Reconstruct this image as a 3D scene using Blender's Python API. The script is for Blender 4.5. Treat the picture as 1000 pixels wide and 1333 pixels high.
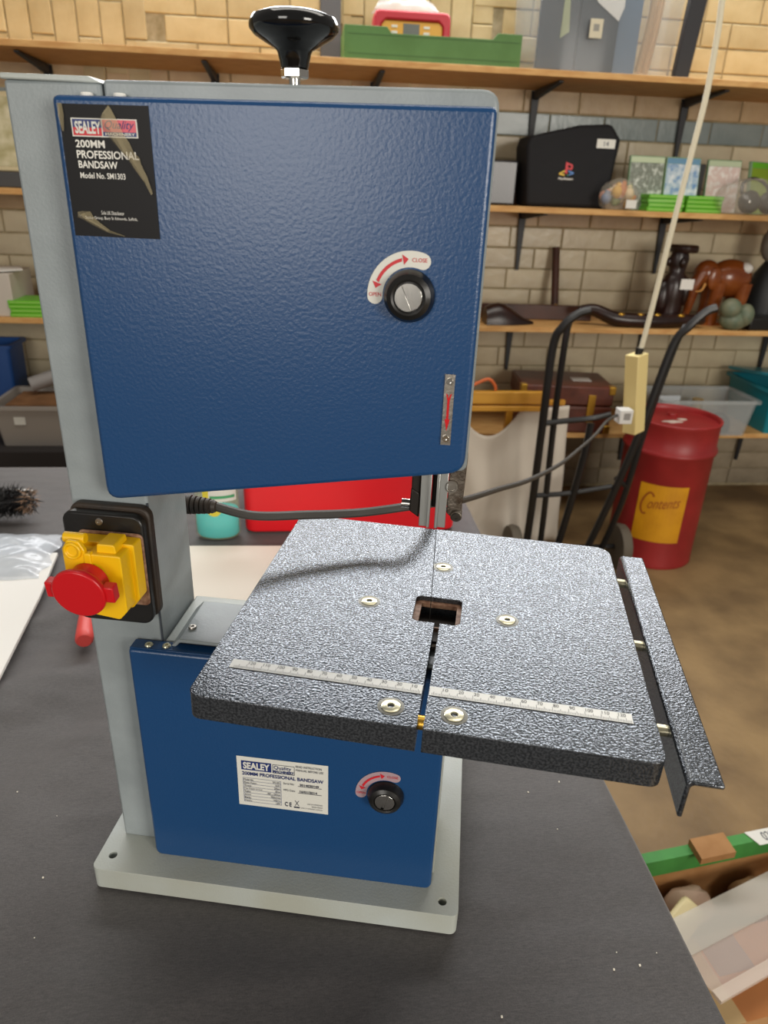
import bpy, bmesh, math, random
from mathutils import Vector, Matrix
from math import sin, cos, pi, radians as RAD

for o in list(bpy.data.objects): bpy.data.objects.remove(o)
SC = bpy.context.scene
COL = SC.collection
random.seed(7)

# ------------------------------------------------------------------ camera
CAM_YAW, CAM_PITCH, CAM_ROLL = RAD(6.6177), RAD(24.6142), RAD(-2.2153)
fw = Vector((sin(CAM_YAW)*cos(CAM_PITCH), cos(CAM_YAW)*cos(CAM_PITCH), -sin(CAM_PITCH)))
rt = Vector((cos(CAM_YAW), -sin(CAM_YAW), 0)); dn = fw.cross(rt)
rr = cos(CAM_ROLL)*rt + sin(CAM_ROLL)*dn
dd = -sin(CAM_ROLL)*rt + cos(CAM_ROLL)*dn
cam = bpy.data.cameras.new('camera'); camo = bpy.data.objects.new('camera', cam); COL.objects.link(camo)
M3 = Matrix((rr, -dd, -fw)).transposed()
camo.matrix_world = Matrix.Translation((-0.062, -0.328, 1.313)) @ M3.to_4x4()
cam.sensor_fit = 'HORIZONTAL'; cam.sensor_width = 36; cam.lens = 33.24
cam.clip_start = 0.02; cam.clip_end = 60
cam.dof.use_dof = True; cam.dof.focus_distance = 0.55; cam.dof.aperture_fstop = 14
SC.camera = camo

# ------------------------------------------------------------------ light
world = bpy.data.worlds.new('world'); SC.world = world; world.use_nodes = True
bgn = world.node_tree.nodes['Background']; bgn.inputs[0].default_value = (1.0, 0.93, 0.84, 1); bgn.inputs[1].default_value = 0.22
def area(name, loc, target, sx, sy, power, color):
    l = bpy.data.lights.new(name, 'AREA'); l.shape = 'RECTANGLE'; l.size = sx; l.size_y = sy; l.energy = power; l.color = color
    o = bpy.data.objects.new(name, l); COL.objects.link(o); o.location = loc
    o.rotation_euler = (Vector(target)-Vector(loc)).to_track_quat('-Z', 'Y').to_euler()
    return o
area('clerestory_window', (0.2, 2.72, 2.40), (0.1, 0.3, 1.3), 3.8, 0.5, 92, (0.97, 0.98, 1.0))
area('roof_skylight', (0.4, 1.0, 4.0), (0.4, 1.7, 0.8), 3.4, 1.2, 58, (1.0, 0.95, 0.86))
area('window_light_left', (-1.7, -3.0, 1.75), (0, 1.0, 1.1), 1.3, 1.5, 48, (1.0, 0.95, 0.88))
area('window_light_right', (2.2, -3.0, 1.75), (0.9, 2.0, 1.0), 1.3, 1.5, 92, (1.0, 0.94, 0.85))
SC.view_settings.view_transform = 'Standard'; SC.view_settings.look = 'None'
SC.view_settings.exposure = 0.0; SC.view_settings.gamma = 1.0; SC.view_settings.use_curve_mapping = False

# ------------------------------------------------------------------ materials
def lin(c):
    if isinstance(c, str): c = [int(c[i:i+2], 16)/255 for i in (0, 2, 4)]
    return tuple(x/12.92 if x <= .04045 else ((x+.055)/1.055)**2.4 for x in c)
MATS = {}
def mat(name, col, rough=.5, metal=0., spec=.5, bump=0., bscale=200., bdist=.001, col2=None, cscale=20., cdetail=4., coat=0., stretch=None, alpha=1., rand=0., trans=0., contrast=.0):
    """plain procedural surface: colour noise between col and col2, noise relief; rand = per object value spread"""
    if name in MATS: return MATS[name]
    m = bpy.data.materials.new(name); MATS[name] = m; m.use_nodes = True
    nt = m.node_tree; N = nt.nodes; L = nt.links; b = N['Principled BSDF']
    b.inputs['Roughness'].default_value = rough; b.inputs['Metallic'].default_value = metal
    b.inputs['Specular IOR Level'].default_value = spec; b.inputs['Coat Weight'].default_value = coat
    b.inputs['Alpha'].default_value = alpha; b.inputs['Transmission Weight'].default_value = trans
    c = lin(col)
    b.inputs['Base Color'].default_value = (*c, 1)
    tc = N.new('ShaderNodeTexCoord'); vec = tc.outputs['Object']
    if stretch:
        mp = N.new('ShaderNodeMapping'); mp.inputs['Scale'].default_value = stretch; L.new(vec, mp.inputs[0]); vec = mp.outputs[0]
    last = None
    if col2:
        n = N.new('ShaderNodeTexNoise'); n.inputs['Scale'].default_value = cscale; n.inputs['Detail'].default_value = cdetail; L.new(vec, n.inputs['Vector'])
        r = N.new('ShaderNodeValToRGB'); r.color_ramp.elements[0].position = .35+contrast/2; r.color_ramp.elements[1].position = .65-contrast/2
        r.color_ramp.elements[0].color = (*c, 1); r.color_ramp.elements[1].color = (*lin(col2), 1)
        L.new(n.outputs['Fac'], r.inputs[0]); last = r.outputs[0]; L.new(last, b.inputs['Base Color'])
    if rand:
        oi = N.new('ShaderNodeObjectInfo'); mr = N.new('ShaderNodeMapRange'); mr.inputs[3].default_value = 1-rand; mr.inputs[4].default_value = 1+rand*.6
        L.new(oi.outputs['Random'], mr.inputs[0])
        hs = N.new('ShaderNodeHueSaturation'); hs.inputs['Color'].default_value = (*c, 1)
        if last: L.new(last, hs.inputs['Color'])
        L.new(mr.outputs[0], hs.inputs['Value']); L.new(hs.outputs[0], b.inputs['Base Color'])
    if bump:
        n = N.new('ShaderNodeTexNoise'); n.inputs['Scale'].default_value = bscale; n.inputs['Detail'].default_value = 2; L.new(vec, n.inputs['Vector'])
        bp = N.new('ShaderNodeBump'); bp.inputs['Strength'].default_value = bump; bp.inputs['Distance'].default_value = bdist
        L.new(n.outputs['Fac'], bp.inputs['Height']); L.new(bp.outputs[0], b.inputs['Normal'])
    return m
def clearmat(name, col, opacity=.25, rough=.15):
    """thin clear plastic: part see-through, part glossy film"""
    if name in MATS: return MATS[name]
    m = bpy.data.materials.new(name); MATS[name] = m; m.use_nodes = True
    nt = m.node_tree; N = nt.nodes; L = nt.links; b = N['Principled BSDF']; out = N['Material Output']
    b.inputs['Base Color'].default_value = (*lin(col), 1); b.inputs['Roughness'].default_value = rough
    t = N.new('ShaderNodeBsdfTransparent'); t.inputs[0].default_value = (.97, .97, .97, 1)
    mx = N.new('ShaderNodeMixShader'); mx.inputs[0].default_value = opacity
    L.new(t.outputs[0], mx.inputs[1]); L.new(b.outputs[0], mx.inputs[2]); L.new(mx.outputs[0], out.inputs[0])
    return m

BLUE = mat('blue_enamel', '184371', .29, bump=.28, bscale=460, bdist=.0006, spec=.5)
GREY = mat('grey_enamel', '899193', .38, bump=.25, bscale=500, bdist=.0005, col2='949c9e', cscale=30)
PALE = mat('pale_grey_enamel', 'b4bbb8', .4, bump=.3, bscale=500, bdist=.0005, col2='a9ab9f', cscale=9)
def hammered():
    m = mat('hammered_paint', '4b4e53', .25, metal=.8, spec=.5)
    nt = m.node_tree; N = nt.nodes; L = nt.links; b = N['Principled BSDF']
    tc = N.new('ShaderNodeTexCoord')
    n = N.new('ShaderNodeTexNoise'); n.inputs['Scale'].default_value = 640; n.inputs['Detail'].default_value = 1.0; L.new(tc.outputs['Object'], n.inputs['Vector'])
    r = N.new('ShaderNodeValToRGB'); r.color_ramp.elements[0].position = .4; r.color_ramp.elements[1].position = .62
    r.color_ramp.elements[0].color = (*lin('484b4f'), 1); r.color_ramp.elements[1].color = (*lin('6c7075'), 1)
    L.new(n.outputs['Fac'], r.inputs[0]); L.new(r.outputs[0], b.inputs['Base Color'])
    bp = N.new('ShaderNodeBump'); bp.inputs['Strength'].default_value = .42; bp.inputs['Distance'].default_value = .001
    L.new(n.outputs['Fac'], bp.inputs['Height']); L.new(bp.outputs[0], b.inputs['Normal'])
    return m
HAMMER = hammered()
CHROME = mat('bright_steel', 'd6d4cf', .16, metal=1)
STEEL = mat('worn_steel', 'a7a29a', .35, metal=1, bump=.2, bscale=300)
ALU = mat('brushed_aluminium', 'b9bcba', .36, metal=.85)
CAST = mat('oily_cast_metal', '7d756b', .45, metal=.7, bump=.6, bscale=500, col2='4c4035', cscale=120)
ZINC = mat('zinc_plated', 'd8d2b4', .28, metal=.85)
BRASS = mat('brass', 'c79b3f', .3, metal=.9)
BLACKP = mat('black_plastic', '161514', .35, bump=.1, bscale=300)
BLACKG = mat('glossy_black', '0b0b0c', .08, spec=.6)
RUBBER = mat('black_rubber', '24211f', .55, bump=.2, bscale=400, col2='34291f', cscale=40)
YELLOW = mat('yellow_plastic', 'f0bd0a', .35)
RED = mat('red_plastic', 'c8131b', .32)
WHITE = mat('white_print', 'e6e4dc', .5)
WPRINT = mat('label_white', 'd9d8cf', .45)
KPRINT = mat('label_black', '121112', .45, spec=.2)
BPRINT = mat('print_blue', '1d2f6b', .45)
RPRINT = mat('print_red', 'c8222e', .45)
PPRINT = mat('print_pink', 'd65a6a', .45)
DPRINT = mat('print_dark', '2a2f45', .5)
RUST = mat('rusty_edge', '9c7a62', .6, col2='6b4630', cscale=250)
FILM = clearmat('peeled_film', 'd8c9a0', .33, .08)
CLEAR = clearmat('clear_plastic', 'c9cfd0', .3, .15)
CLOUDY = clearmat('cloudy_plastic', 'cfc9bd', .5, .3)
CLEARBAG = clearmat('clear_bag', 'e6e6e4', .42, .12)
def clothmat():
    m = mat('black_cloth', '4d4a4a', .62, spec=.45)
    nt = m.node_tree; N = nt.nodes; L = nt.links; b = N['Principled BSDF']
    tc = N.new('ShaderNodeTexCoord')
    mp = N.new('ShaderNodeMapping'); mp.inputs['Scale'].default_value = (160, 900, 160); L.new(tc.outputs['Object'], mp.inputs[0])
    n = N.new('ShaderNodeTexNoise'); n.inputs['Scale'].default_value = 1; n.inputs['Detail'].default_value = 3; L.new(mp.outputs[0], n.inputs['Vector'])
    n2 = N.new('ShaderNodeTexNoise'); n2.inputs['Scale'].default_value = 900; L.new(tc.outputs['Object'], n2.inputs['Vector'])
    ad = N.new('ShaderNodeMath'); ad.operation = 'ADD'; L.new(n.outputs['Fac'], ad.inputs[0]); L.new(n2.outputs['Fac'], ad.inputs[1])
    r = N.new('ShaderNodeValToRGB'); r.color_ramp.elements[0].position = .3; r.color_ramp.elements[1].position = .75
    hv = N.new('ShaderNodeMath'); hv.operation = 'MULTIPLY'; hv.inputs[1].default_value = .5; L.new(ad.outputs[0], hv.inputs[0])
    r.color_ramp.elements[0].color = (*lin('363434'), 1); r.color_ramp.elements[1].color = (*lin('585453'), 1)
    L.new(hv.outputs[0], r.inputs[0]); L.new(r.outputs[0], b.inputs['Base Color'])
    bp = N.new('ShaderNodeBump'); bp.inputs['Strength'].default_value = .35; bp.inputs['Distance'].default_value = .0006
    L.new(hv.outputs[0], bp.inputs['Height'])
    mp2 = N.new('ShaderNodeMapping'); mp2.inputs['Rotation'].default_value = (0, 0, RAD(38)); mp2.inputs['Scale'].default_value = (4.5, 10, 1); L.new(tc.outputs['Object'], mp2.inputs[0])
    n3 = N.new('ShaderNodeTexNoise'); n3.inputs['Scale'].default_value = 1; n3.inputs['Detail'].default_value = 2; L.new(mp2.outputs[0], n3.inputs['Vector'])
    b2 = N.new('ShaderNodeBump'); b2.inputs['Strength'].default_value = .5; b2.inputs['Distance'].default_value = .022
    L.new(n3.outputs['Fac'], b2.inputs['Height']); L.new(bp.outputs[0], b2.inputs['Normal']); L.new(b2.outputs[0], b.inputs['Normal'])
    b.inputs['Sheen Weight'].default_value = .25
    return m
CLOTH = clothmat()

# ------------------------------------------------------------------ mesh helpers
def NB(): return bmesh.new()
def build(name, bm, mats, parent=None, loc=(0, 0, 0), rot=(0, 0, 0), bevel=0, seg=2, smooth=True, ang=35):
    me = bpy.data.meshes.new(name)
    bmesh.ops.recalc_face_normals(bm, faces=bm.faces[:])
    bm.to_mesh(me); bm.free()
    for m in (mats if isinstance(mats, (list, tuple)) else [mats]): me.materials.append(m)
    if smooth:
        me.polygons.foreach_set('use_smooth', [True]*len(me.polygons)); me.set_sharp_from_angle(angle=RAD(ang))
    o = bpy.data.objects.new(name, me); COL.objects.link(o)
    o.location = loc; o.rotation_euler = rot
    if parent: o.parent = parent
    if bevel:
        b = o.modifiers.new('bevel', 'BEVEL'); b.width = bevel; b.segments = seg; b.limit_method = 'ANGLE'; b.angle_limit = RAD(40); b.harden_normals = False
    return o
def tag(o, label, cat, group=None, kind=None):
    if label: o['label'] = label
    if cat: o['category'] = cat
    if group: o['group'] = group
    if kind: o['kind'] = kind
    return o
def thing(name, label, cat, loc=(0, 0, 0), rz=0, group=None):
    o = bpy.data.objects.new(name, None); COL.objects.link(o); o.empty_display_size = .05
    o.location = loc; o.rotation_euler = (0, 0, rz); return tag(o, label, cat, group)
def struct(o): o['kind'] = 'structure'; return o
def copy_tree(o, parent=None):
    c = o.copy(); COL.objects.link(c); c.parent = parent
    for ch in list(o.children): copy_tree(ch, c)
    return c
def box(bm, x0, x1, y0, y1, z0, z1, mi=0, mtx=None):
    vs = [bm.verts.new((x, y, z)) for z in (z0, z1) for y in (y0, y1) for x in (x0, x1)]
    if mtx:
        for v in vs: v.co = mtx @ v.co
    fs = []
    for q in ((0, 2, 3, 1), (4, 5, 7, 6), (0, 1, 5, 4), (2, 6, 7, 3), (0, 4, 6, 2), (1, 3, 7, 5)):
        f = bm.faces.new([vs[i] for i in q]); f.material_index = mi; fs.append(f)
    return vs
def prism(bm, pts, d, f3, mi=0):
    """pts 2D polygon; f3(a,b,t) -> 3D, t in (0,d)"""
    lo = [bm.verts.new(f3(a, b, 0)) for a, b in pts]; hi = [bm.verts.new(f3(a, b, d)) for a, b in pts]
    n = len(pts)
    for f in (bm.faces.new(lo[::-1]), bm.faces.new(hi)): f.material_index = mi
    for i in range(n):
        f = bm.faces.new((lo[i], lo[(i+1) % n], hi[(i+1) % n], hi[i])); f.material_index = mi
def lathe(bm, prof, seg=32, mtx=None, mi=0, cap=True):
    rings = []
    for r, z in prof:
        if r < 1e-6: ring = [bm.verts.new((0, 0, z))]
        else: ring = [bm.verts.new((r*cos(2*pi*i/seg), r*sin(2*pi*i/seg), z)) for i in range(seg)]
        rings.append(ring)
    for a, b in zip(rings, rings[1:]):
        for i in range(seg):
            j = (i+1) % seg
            if len(a) == 1 and len(b) == 1: continue
            if len(a) == 1: f = bm.faces.new((a[0], b[j], b[i]))
            elif len(b) == 1: f = bm.faces.new((a[i], a[j], b[0]))
            else: f = bm.faces.new((a[i], a[j], b[j], b[i]))
            f.material_index = mi
    if cap:
        for r in (rings[0], rings[-1]):
            if len(r) > 1: f = bm.faces.new(r); f.material_index = mi
    if mtx:
        for r in rings:
            for v in r: v.co = mtx @ v.co
def smoothpath(pts, n=6):
    P = [Vector(p) for p in pts]; out = []
    for i in range(len(P)-1):
        p0, p1, p2, p3 = P[max(i-1, 0)], P[i], P[i+1], P[min(i+2, len(P)-1)]
        for k in range(n):
            t = k/n
            out.append(.5*((2*p1)+(p2-p0)*t+(2*p0-5*p1+4*p2-p3)*t*t+(3*p1-p0-3*p2+p3)*t**3))
    out.append(P[-1]); return out
def tube(bm, pts, r, seg=8, mi=0, closed=False):
    P = [Vector(p) for p in pts]; rings = []
    up = None
    for i, p in enumerate(P):
        t = (P[min(i+1, len(P)-1)]-P[max(i-1, 0)]).normalized()
        if up is None: up = t.orthogonal().normalized()
        up = (up - t*up.dot(t)).normalized(); s = t.cross(up)
        rad = r[i] if isinstance(r, (list, tuple)) else r
        rings.append([bm.verts.new(p+rad*(cos(2*pi*k/seg)*up+sin(2*pi*k/seg)*s)) for k in range(seg)])
    for a, b in zip(rings, rings[1:]):
        for k in range(seg):
            f = bm.faces.new((a[k], a[(k+1) % seg], b[(k+1) % seg], b[k])); f.material_index = mi
    for rg in (rings[0], rings[-1]): f = bm.faces.new(rg); f.material_index = mi
def ellipsoid(bm, c, r, seg=16, rings=10, mi=0, noise=0, rng=None, mtx=None):
    res = bmesh.ops.create_uvsphere(bm, u_segments=seg, v_segments=rings, radius=1)
    for v in res['verts']:
        k = 1+(rng.uniform(-noise, noise) if rng else 0)
        v.co = Vector((v.co.x*r[0]*k, v.co.y*r[1]*k, v.co.z*r[2]*k))
        if mtx: v.co = mtx @ v.co
        v.co += Vector(c)
        for f in v.link_faces: f.material_index = mi
def rrect(x0, x1, z0, z1, r, n=5):
    rs = r if isinstance(r, (list, tuple)) else [r]*4   # BL, BR, TR, TL
    out = []
    for (cx, cz, a0, q) in ((x0+rs[0], z0+rs[0], pi, rs[0]), (x1-rs[1], z0+rs[1], 1.5*pi, rs[1]), (x1-rs[2], z1-rs[2], 0, rs[2]), (x0+rs[3], z1-rs[3], .5*pi, rs[3])):
        if q < 1e-6: out.append((cx, cz)); continue
        for k in range(n+1): out.append((cx+q*cos(a0+.5*pi*k/n), cz+q*sin(a0+.5*pi*k/n)))
    return out
def roundpoly(pts, rs, n=5):
    out = []
    m = len(pts)
    for i, p in enumerate(pts):
        r = rs[i] if isinstance(rs, (list, tuple)) else rs
        p = Vector(p); a = (Vector(pts[i-1])-p).normalized(); b = (Vector(pts[(i+1) % m])-p).normalized()
        if r < 1e-6: out.append(tuple(p)); continue
        d = r/math.tan(a.angle(b)/2)
        A = p+a*d; B = p+b*d
        for k in range(n+1):
            t = k/n; q = (1-t)**2*A+2*t*(1-t)*p+t*t*B; out.append((q.x, q.y))
    return out
def plate(bm, outline, holes, z0, z1, mi=0):
    edges = []
    for loop in [outline]+holes:
        vs = [bm.verts.new((x, y, z1)) for x, y in loop]
        for i in range(len(vs)): edges.append(bm.edges.new((vs[i], vs[(i+1) % len(vs)])))
    r = bmesh.ops.triangle_fill(bm, use_beauty=True, use_dissolve=False, edges=edges)
    faces = [g for g in r['geom'] if isinstance(g, bmesh.types.BMFace)]
    ex = bmesh.ops.extrude_face_region(bm, geom=faces)
    for g in ex['geom']:
        if isinstance(g, bmesh.types.BMVert): g.co.z = z0
    for f in bm.faces: f.material_index = mi
XZ = lambda y0: (lambda a, b, t: (a, y0+t, b))
def textmesh(bm, s, x0, x1, z0, z1, f3, mi=0, bold=0., shear=0., keep=False, align='L'):
    """lettering as flat mesh fitted to the rectangle x0..x1, z0..z1; f3(a,b)->3D"""
    c = bpy.data.curves.new('t', 'FONT'); c.body = s; c.resolution_u = 3; c.offset = bold; c.shear = shear
    c.fill_mode = 'FRONT'
    o = bpy.data.objects.new('t', c); COL.objects.link(o)
    bpy.context.view_layer.update()
    me = bpy.data.meshes.new_from_object(o.evaluated_get(bpy.context.evaluated_depsgraph_get()))
    xs = [v.co.x for v in me.vertices]; ys = [v.co.y for v in me.vertices]
    if xs:
        ax, bx, ay, by = min(xs), max(xs), min(ys), max(ys)
        kx = (x1-x0)/(bx-ax); kz = (z1-z0)/(by-ay)
        if keep: kx = min(kx, kz*1.1)
        vs = [bm.verts.new(f3(x0+(v.co.x-ax)*kx, z0+(v.co.y-ay)*kz)) for v in me.vertices]
        for p in me.polygons:
            try:
                f = bm.faces.new([vs[i] for i in p.vertices]); f.material_index = mi
            except ValueError: pass
    bpy.data.objects.remove(o); bpy.data.curves.remove(c); bpy.data.meshes.remove(me)
def quad(bm, x0, x1, z0, z1, f3, mi=0):
    f = bm.faces.new([bm.verts.new(f3(a, b)) for a, b in ((x0, z0), (x1, z0), (x1, z1), (x0, z1))]); f.material_index = mi
def flat(bm, pts, f3, mi=0):
    f = bm.faces.new([bm.verts.new(f3(a, b)) for a, b in pts]); f.material_index = mi

# ================================================================== SETTING
WY = 2.8                       # face of the brick wall
FLOORM = mat('stone_floor', '735d40', .5, spec=.3, bump=.4, bscale=60, bdist=.003, col2='957b55', cscale=5, cdetail=9)
bm = NB(); box(bm, -4, 5, -4, WY+.3, -.1, 0); struct(build('floor', bm, FLOORM, smooth=False))
MORTAR = mat('mortar', 'a3967a', .85, col2='857858', cscale=30, bump=.4, bscale=150)
bm = NB(); box(bm, -4, 5, WY+.006, WY+.3, 0, 2.62); wall = struct(build('wall_back', bm, MORTAR, smooth=False))
BR_Y = mat('yellow_brick', 'c0ac80', .42, bump=.35, bscale=35, bdist=.004, col2='b09a6c', cscale=9, rand=.12)
BR_C = mat('cream_glazed_brick', 'cfc3a4', .3, bump=.3, bscale=30, bdist=.004, col2='bcae91', cscale=8, rand=.1)
BR_B = mat('grey_blue_glazed_brick', '8e9896', .28, bump=.3, bscale=30, bdist=.004, col2='7c8886', cscale=8, rand=.1)
BR_D = mat('stained_low_brick', 'a3967f', .5, bump=.4, bscale=40, bdist=.004, col2='877b66', cscale=8, rand=.18)
BR_T = mat('tan_brick', 'bfa47c', .42, bump=.35, bscale=35, bdist=.004, col2='ad9069', cscale=9, rand=.15)
PITCH = .0835; ZK = 1.599
brick_meshes = {}
def brickmesh(w, h, m):
    key = (round(w, 3), round(h, 3), m.name)
    if key in brick_meshes: return brick_meshes[key]
    bm = NB(); g = .0022; c = .003; d = .012
    x, z = w/2-g, h/2-g
    back = [bm.verts.new((a*x, d, b*z)) for a, b in ((-1, -1), (1, -1), (1, 1), (-1, 1))]
    mid = [bm.verts.new((a*x, c, b*z)) for a, b in ((-1, -1), (1, -1), (1, 1), (-1, 1))]
    fr = [bm.verts.new((a*(x-c), 0, b*(z-c))) for a, b in ((-1, -1), (1, -1), (1, 1), (-1, 1))]
    for A, B in ((back, mid), (mid, fr)):
        for i in range(4): bm.faces.new((A[i], A[(i+1) % 4], B[(i+1) % 4], B[i]))
    bm.faces.new(fr)
    bmesh.ops.recalc_face_normals(bm, faces=bm.faces[:])
    me = bpy.data.meshes.new('brick'); bm.to_mesh(me); bm.free(); me.materials.append(m)
    brick_meshes[key] = me; return me
stuff = {}
nb = [0]
rb = random.Random(3)
def seen(x, z):
    if z > 1.66: return -1.25 < x < 1.85 and z < 2.02
    if x > .58: return x < 2.3 - max(0, z-.9)*.5
    return x < -.93 and x > -1.5 and z > .35
def brick(x, z, w, h, m):
    me = brickmesh(w, h, m); dy = rb.uniform(-.002, .0015)
    if seen(x, z) and nb[0] < 300:
        o = bpy.data.objects.new('brick', me); COL.objects.link(o); o.location = (x, WY+dy, z); o.parent = wall; nb[0] += 1
        o.rotation_euler = (rb.uniform(-.008, .008), rb.uniform(-.004, .004), rb.uniform(-.01, .01))
    else:
        s = stuff.setdefault(m.name, NB()); s_v = [s.verts.new(v.co+Vector((x, WY+dy, z))) for v in me.vertices]
        for p in me.polygons: s.faces.new([s_v[i] for i in p.vertices])
VZ = [(-1.6, -.615), (.075, .66)]
for k in range(-19, 14):
    z0 = ZK+PITCH*k; zc = z0+PITCH/2
    if zc < 0.01: continue
    x = -2.6+(.113 if k % 2 else 0)
    while x < 3.2:
        w = .226
        if k % 7 == 3 or (k % 5 == 2 and rb.random() < .3): w = .113 if rb.random() < .6 else .226
        if k == -1: m = BR_B
        elif k in (0,): m = BR_T
        elif z0 > 1.68: m = BR_Y
        elif k == -5: m = BR_T
        elif zc < .32: m = BR_D
        else: m = BR_C
        xc = x+w/2
        if z0 > 1.60 and any(a < xc < b for a, b in VZ): pass
        else: brick(xc, zc, w, PITCH, m)
        x += w
for a, b in VZ:
    i = 0; x = a
    while x < b-.03:
        z = 1.54+(.0 if i % 2 else .113)
        while z < 2.4:
            if z+.113 > 1.64: brick(x+.04, z+.113, .081, .226, BR_Y)
            z += .226
        x += .081; i += 1
for mn, s in stuff.items():
    o = build('brick_field', s, MATS[mn], wall, smooth=False); o['kind'] = 'stuff'
bm = NB(); box(bm, -.005, .07, WY-.02, WY+.01, 1.695, 2.6); struct(build('trim_1', bm, mat('dark_grey_board', '55565a', .6), bevel=.003))

# ------------------------------------------------------------------ wall shelves
def woodmat():
    m = mat('chipboard', 'c08f55', .55, spec=.3, bump=.3, bscale=90, bdist=.001, col2='d3a86c', cscale=60, cdetail=6, stretch=(.25, 1, 1))
    return m
WOOD = woodmat()
IRON = mat('black_bracket_iron', '1b1c20', .5)
SH = [1.695, 1.265, .835, .40]; SF = 2.42
BX = [-.99, -.395, .2, .83, 1.445, 2.045]
SHELF_LABEL = ['topmost chipboard shelf carrying the green tray and the big clear tub', 'chipboard shelf carrying the black bag and the game cases',
               'chipboard shelf carrying the wooden elephant and the dark carvings', 'lowest chipboard shelf, under the brown case and teal crate']
for i, z in enumerate(SH):
    x0 = -2.2 if i < 3 else -.5
    t = thing('wall_shelf', SHELF_LABEL[i], 'shelf', (.4, WY-.19, z-.02), 0, 'shelves on the brick wall')
    bm = NB(); box(bm, x0-.4, 2.6, SF-(WY-.19), .186, 0, .02); build('plank', bm, WOOD, t, bevel=.0015)
    for b in BX:
        if b < x0: continue
        bm = NB()
        # arm under the plank, tapering to the front; leg down the wall, tapering to a point
        prism(bm, [(.184, -.003), (-.13, -.003), (-.13, -.008), (.184, -.035)], .018, lambda a, c, tt: (b-.4-.009+tt, a, c))
        vs = []
        prism(bm, [(-.016, -.003), (.016, -.003), (.006, -.235), (-.006, -.235)], .012, lambda a, c, tt: (b-.4+a, .172+tt, c))
        build('bracket', bm, IRON, t, bevel=.001)

# ------------------------------------------------------------------ display table with black cloth
random.seed(11)
tb = thing('display_table', 'trestle table under a wrinkled black cloth, carrying the bandsaw', 'table', (-.5, .3, 0))
bm = NB()
X0, X1, Y0, Y1, Z = -1.35, .245, -.75, 1.14, .7485
nx, ny = 110, 130
from mathutils import noise as MN
def wr(x, y):
    p = x*.75+y*.66; q = -x*.66+y*.75          # folds run diagonally
    a = -.026*abs(MN.noise(Vector((q*7, p*1.5, 0))))-.010*abs(MN.noise(Vector((q*15, p*3, 3))))
    k = min(1, max(0, (-.262-x)*14)) + min(1, max(0, (.03-y)*10))*.7
    return a*min(1.0, k)*(1 if y < .55 else max(0, 1-(y-.55)*4))-.0005
g = [[bm.verts.new((X0+(X1-X0)*i/nx+.5, Y0+(Y1-Y0)*j/ny-.3, Z+wr(X0+(X1-X0)*i/nx, Y0+(Y1-Y0)*j/ny))) for i in range(nx+1)] for j in range(ny+1)]
for j in range(ny):
    for i in range(nx): bm.faces.new((g[j][i], g[j][i+1], g[j+1][i+1], g[j+1][i]))
def drape(row, dx, dy):
    prev = row
    for k, dz in enumerate((.004, .02, .12, .3, .55)):
        cur = []
        for i, v in enumerate(row):
            w = .012*sin(i*.45)*min(1, dz*4)+(.004 if k == 0 else .008)
            cur.append(bm.verts.new((v.co.x+dx*w, v.co.y+dy*w, Z-dz)))
        for i in range(len(row)-1): bm.faces.new((prev[i], prev[i+1], cur[i+1], cur[i]))
        prev = cur
drape([r[-1] for r in g], 1, 0); drape([r[0] for r in g], -1, 0); drape(g[-1], 0, 1); drape(g[0], 0, -1)
build('cloth', bm, CLOTH, tb, ang=180)
bm = NB(); box(bm, X0+.5+.01, X1+.5-.01, Y0-.3+.01, Y1-.3-.01, .685, .715); build('tabletop', bm, mat('table_board', '8a7a66', .6), tb)
for sx in (X0+.12, X1-.12):
    for sy in (Y0+.15, Y1-.15):
        bm = NB(); tube(bm, [(sx+.5, sy-.3, 0), (sx+.5, sy-.3, .685)], .015); build('leg', bm, IRON, tb)
bm = NB()
rs = random.Random(5)
for i in range(170):
    if i < 60: x, y = rs.gauss(-.19, .05), rs.gauss(-.04, .03)
    elif i < 110: x, y = rs.uniform(-.6, .23), rs.uniform(-.2, .25)
    else: x, y = rs.uniform(-.5, .22), rs.uniform(-.15, .1)
    if -.24 < x < .11 and y > .0: continue
    s = rs.uniform(.0003, .0008)
    zz = Z+wr(x, y)+.0002; box(bm, x-s, x+s, y-s, y+s, zz, zz+s*1.6)
tag(build('sawdust', bm, mat('sawdust_flecks', 'e3dccb', .8), smooth=False), 'pale sawdust flecks scattered over the black cloth', 'sawdust', kind='stuff')

# ================================================================== BANDSAW
ANG = -RAD(12.5)
MO = Vector((-.11, .17, 0))
mo = Matrix.Rotation(ANG, 3, 'Z') @ MO
saw = thing('bandsaw', 'blue and grey benchtop bandsaw with black hammered table, standing on the black cloth', 'bandsaw', (mo.x, mo.y, .75), ANG)
def P(name, bm, mats, parent=None, **k):
    """part of the saw, modelled in the saw's own frame"""
    o = build(name, bm, mats, parent or saw, **k)
    if parent is None: o.location = -MO
    return o
YD, YC, YB = .0847, .0999, .168
# base
bm = NB()
circ = lambda cx, cy, r, n=20: [(cx+r*cos(2*pi*i/n), cy+r*sin(2*pi*i/n)) for i in range(n)]
plate(bm, [(a, b) for a, b in rrect(-.2715, .0435, .0623, .31, .006)], [circ(-.259, .0775, .0036), circ(.030, .0745, .0036)], 0.0, .0224)
P('base_plate', bm, PALE, bevel=.003, seg=3)
for cx, cy in ((-.259, .0775), (.030, .0745)):
    bm = NB(); lathe(bm, [(.0035, .013), (.0035, .0135)], 16, Matrix.Translation((cx, cy, 0))); P('bolt_hole', bm, mat('hole_black', '050505', .9))
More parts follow.
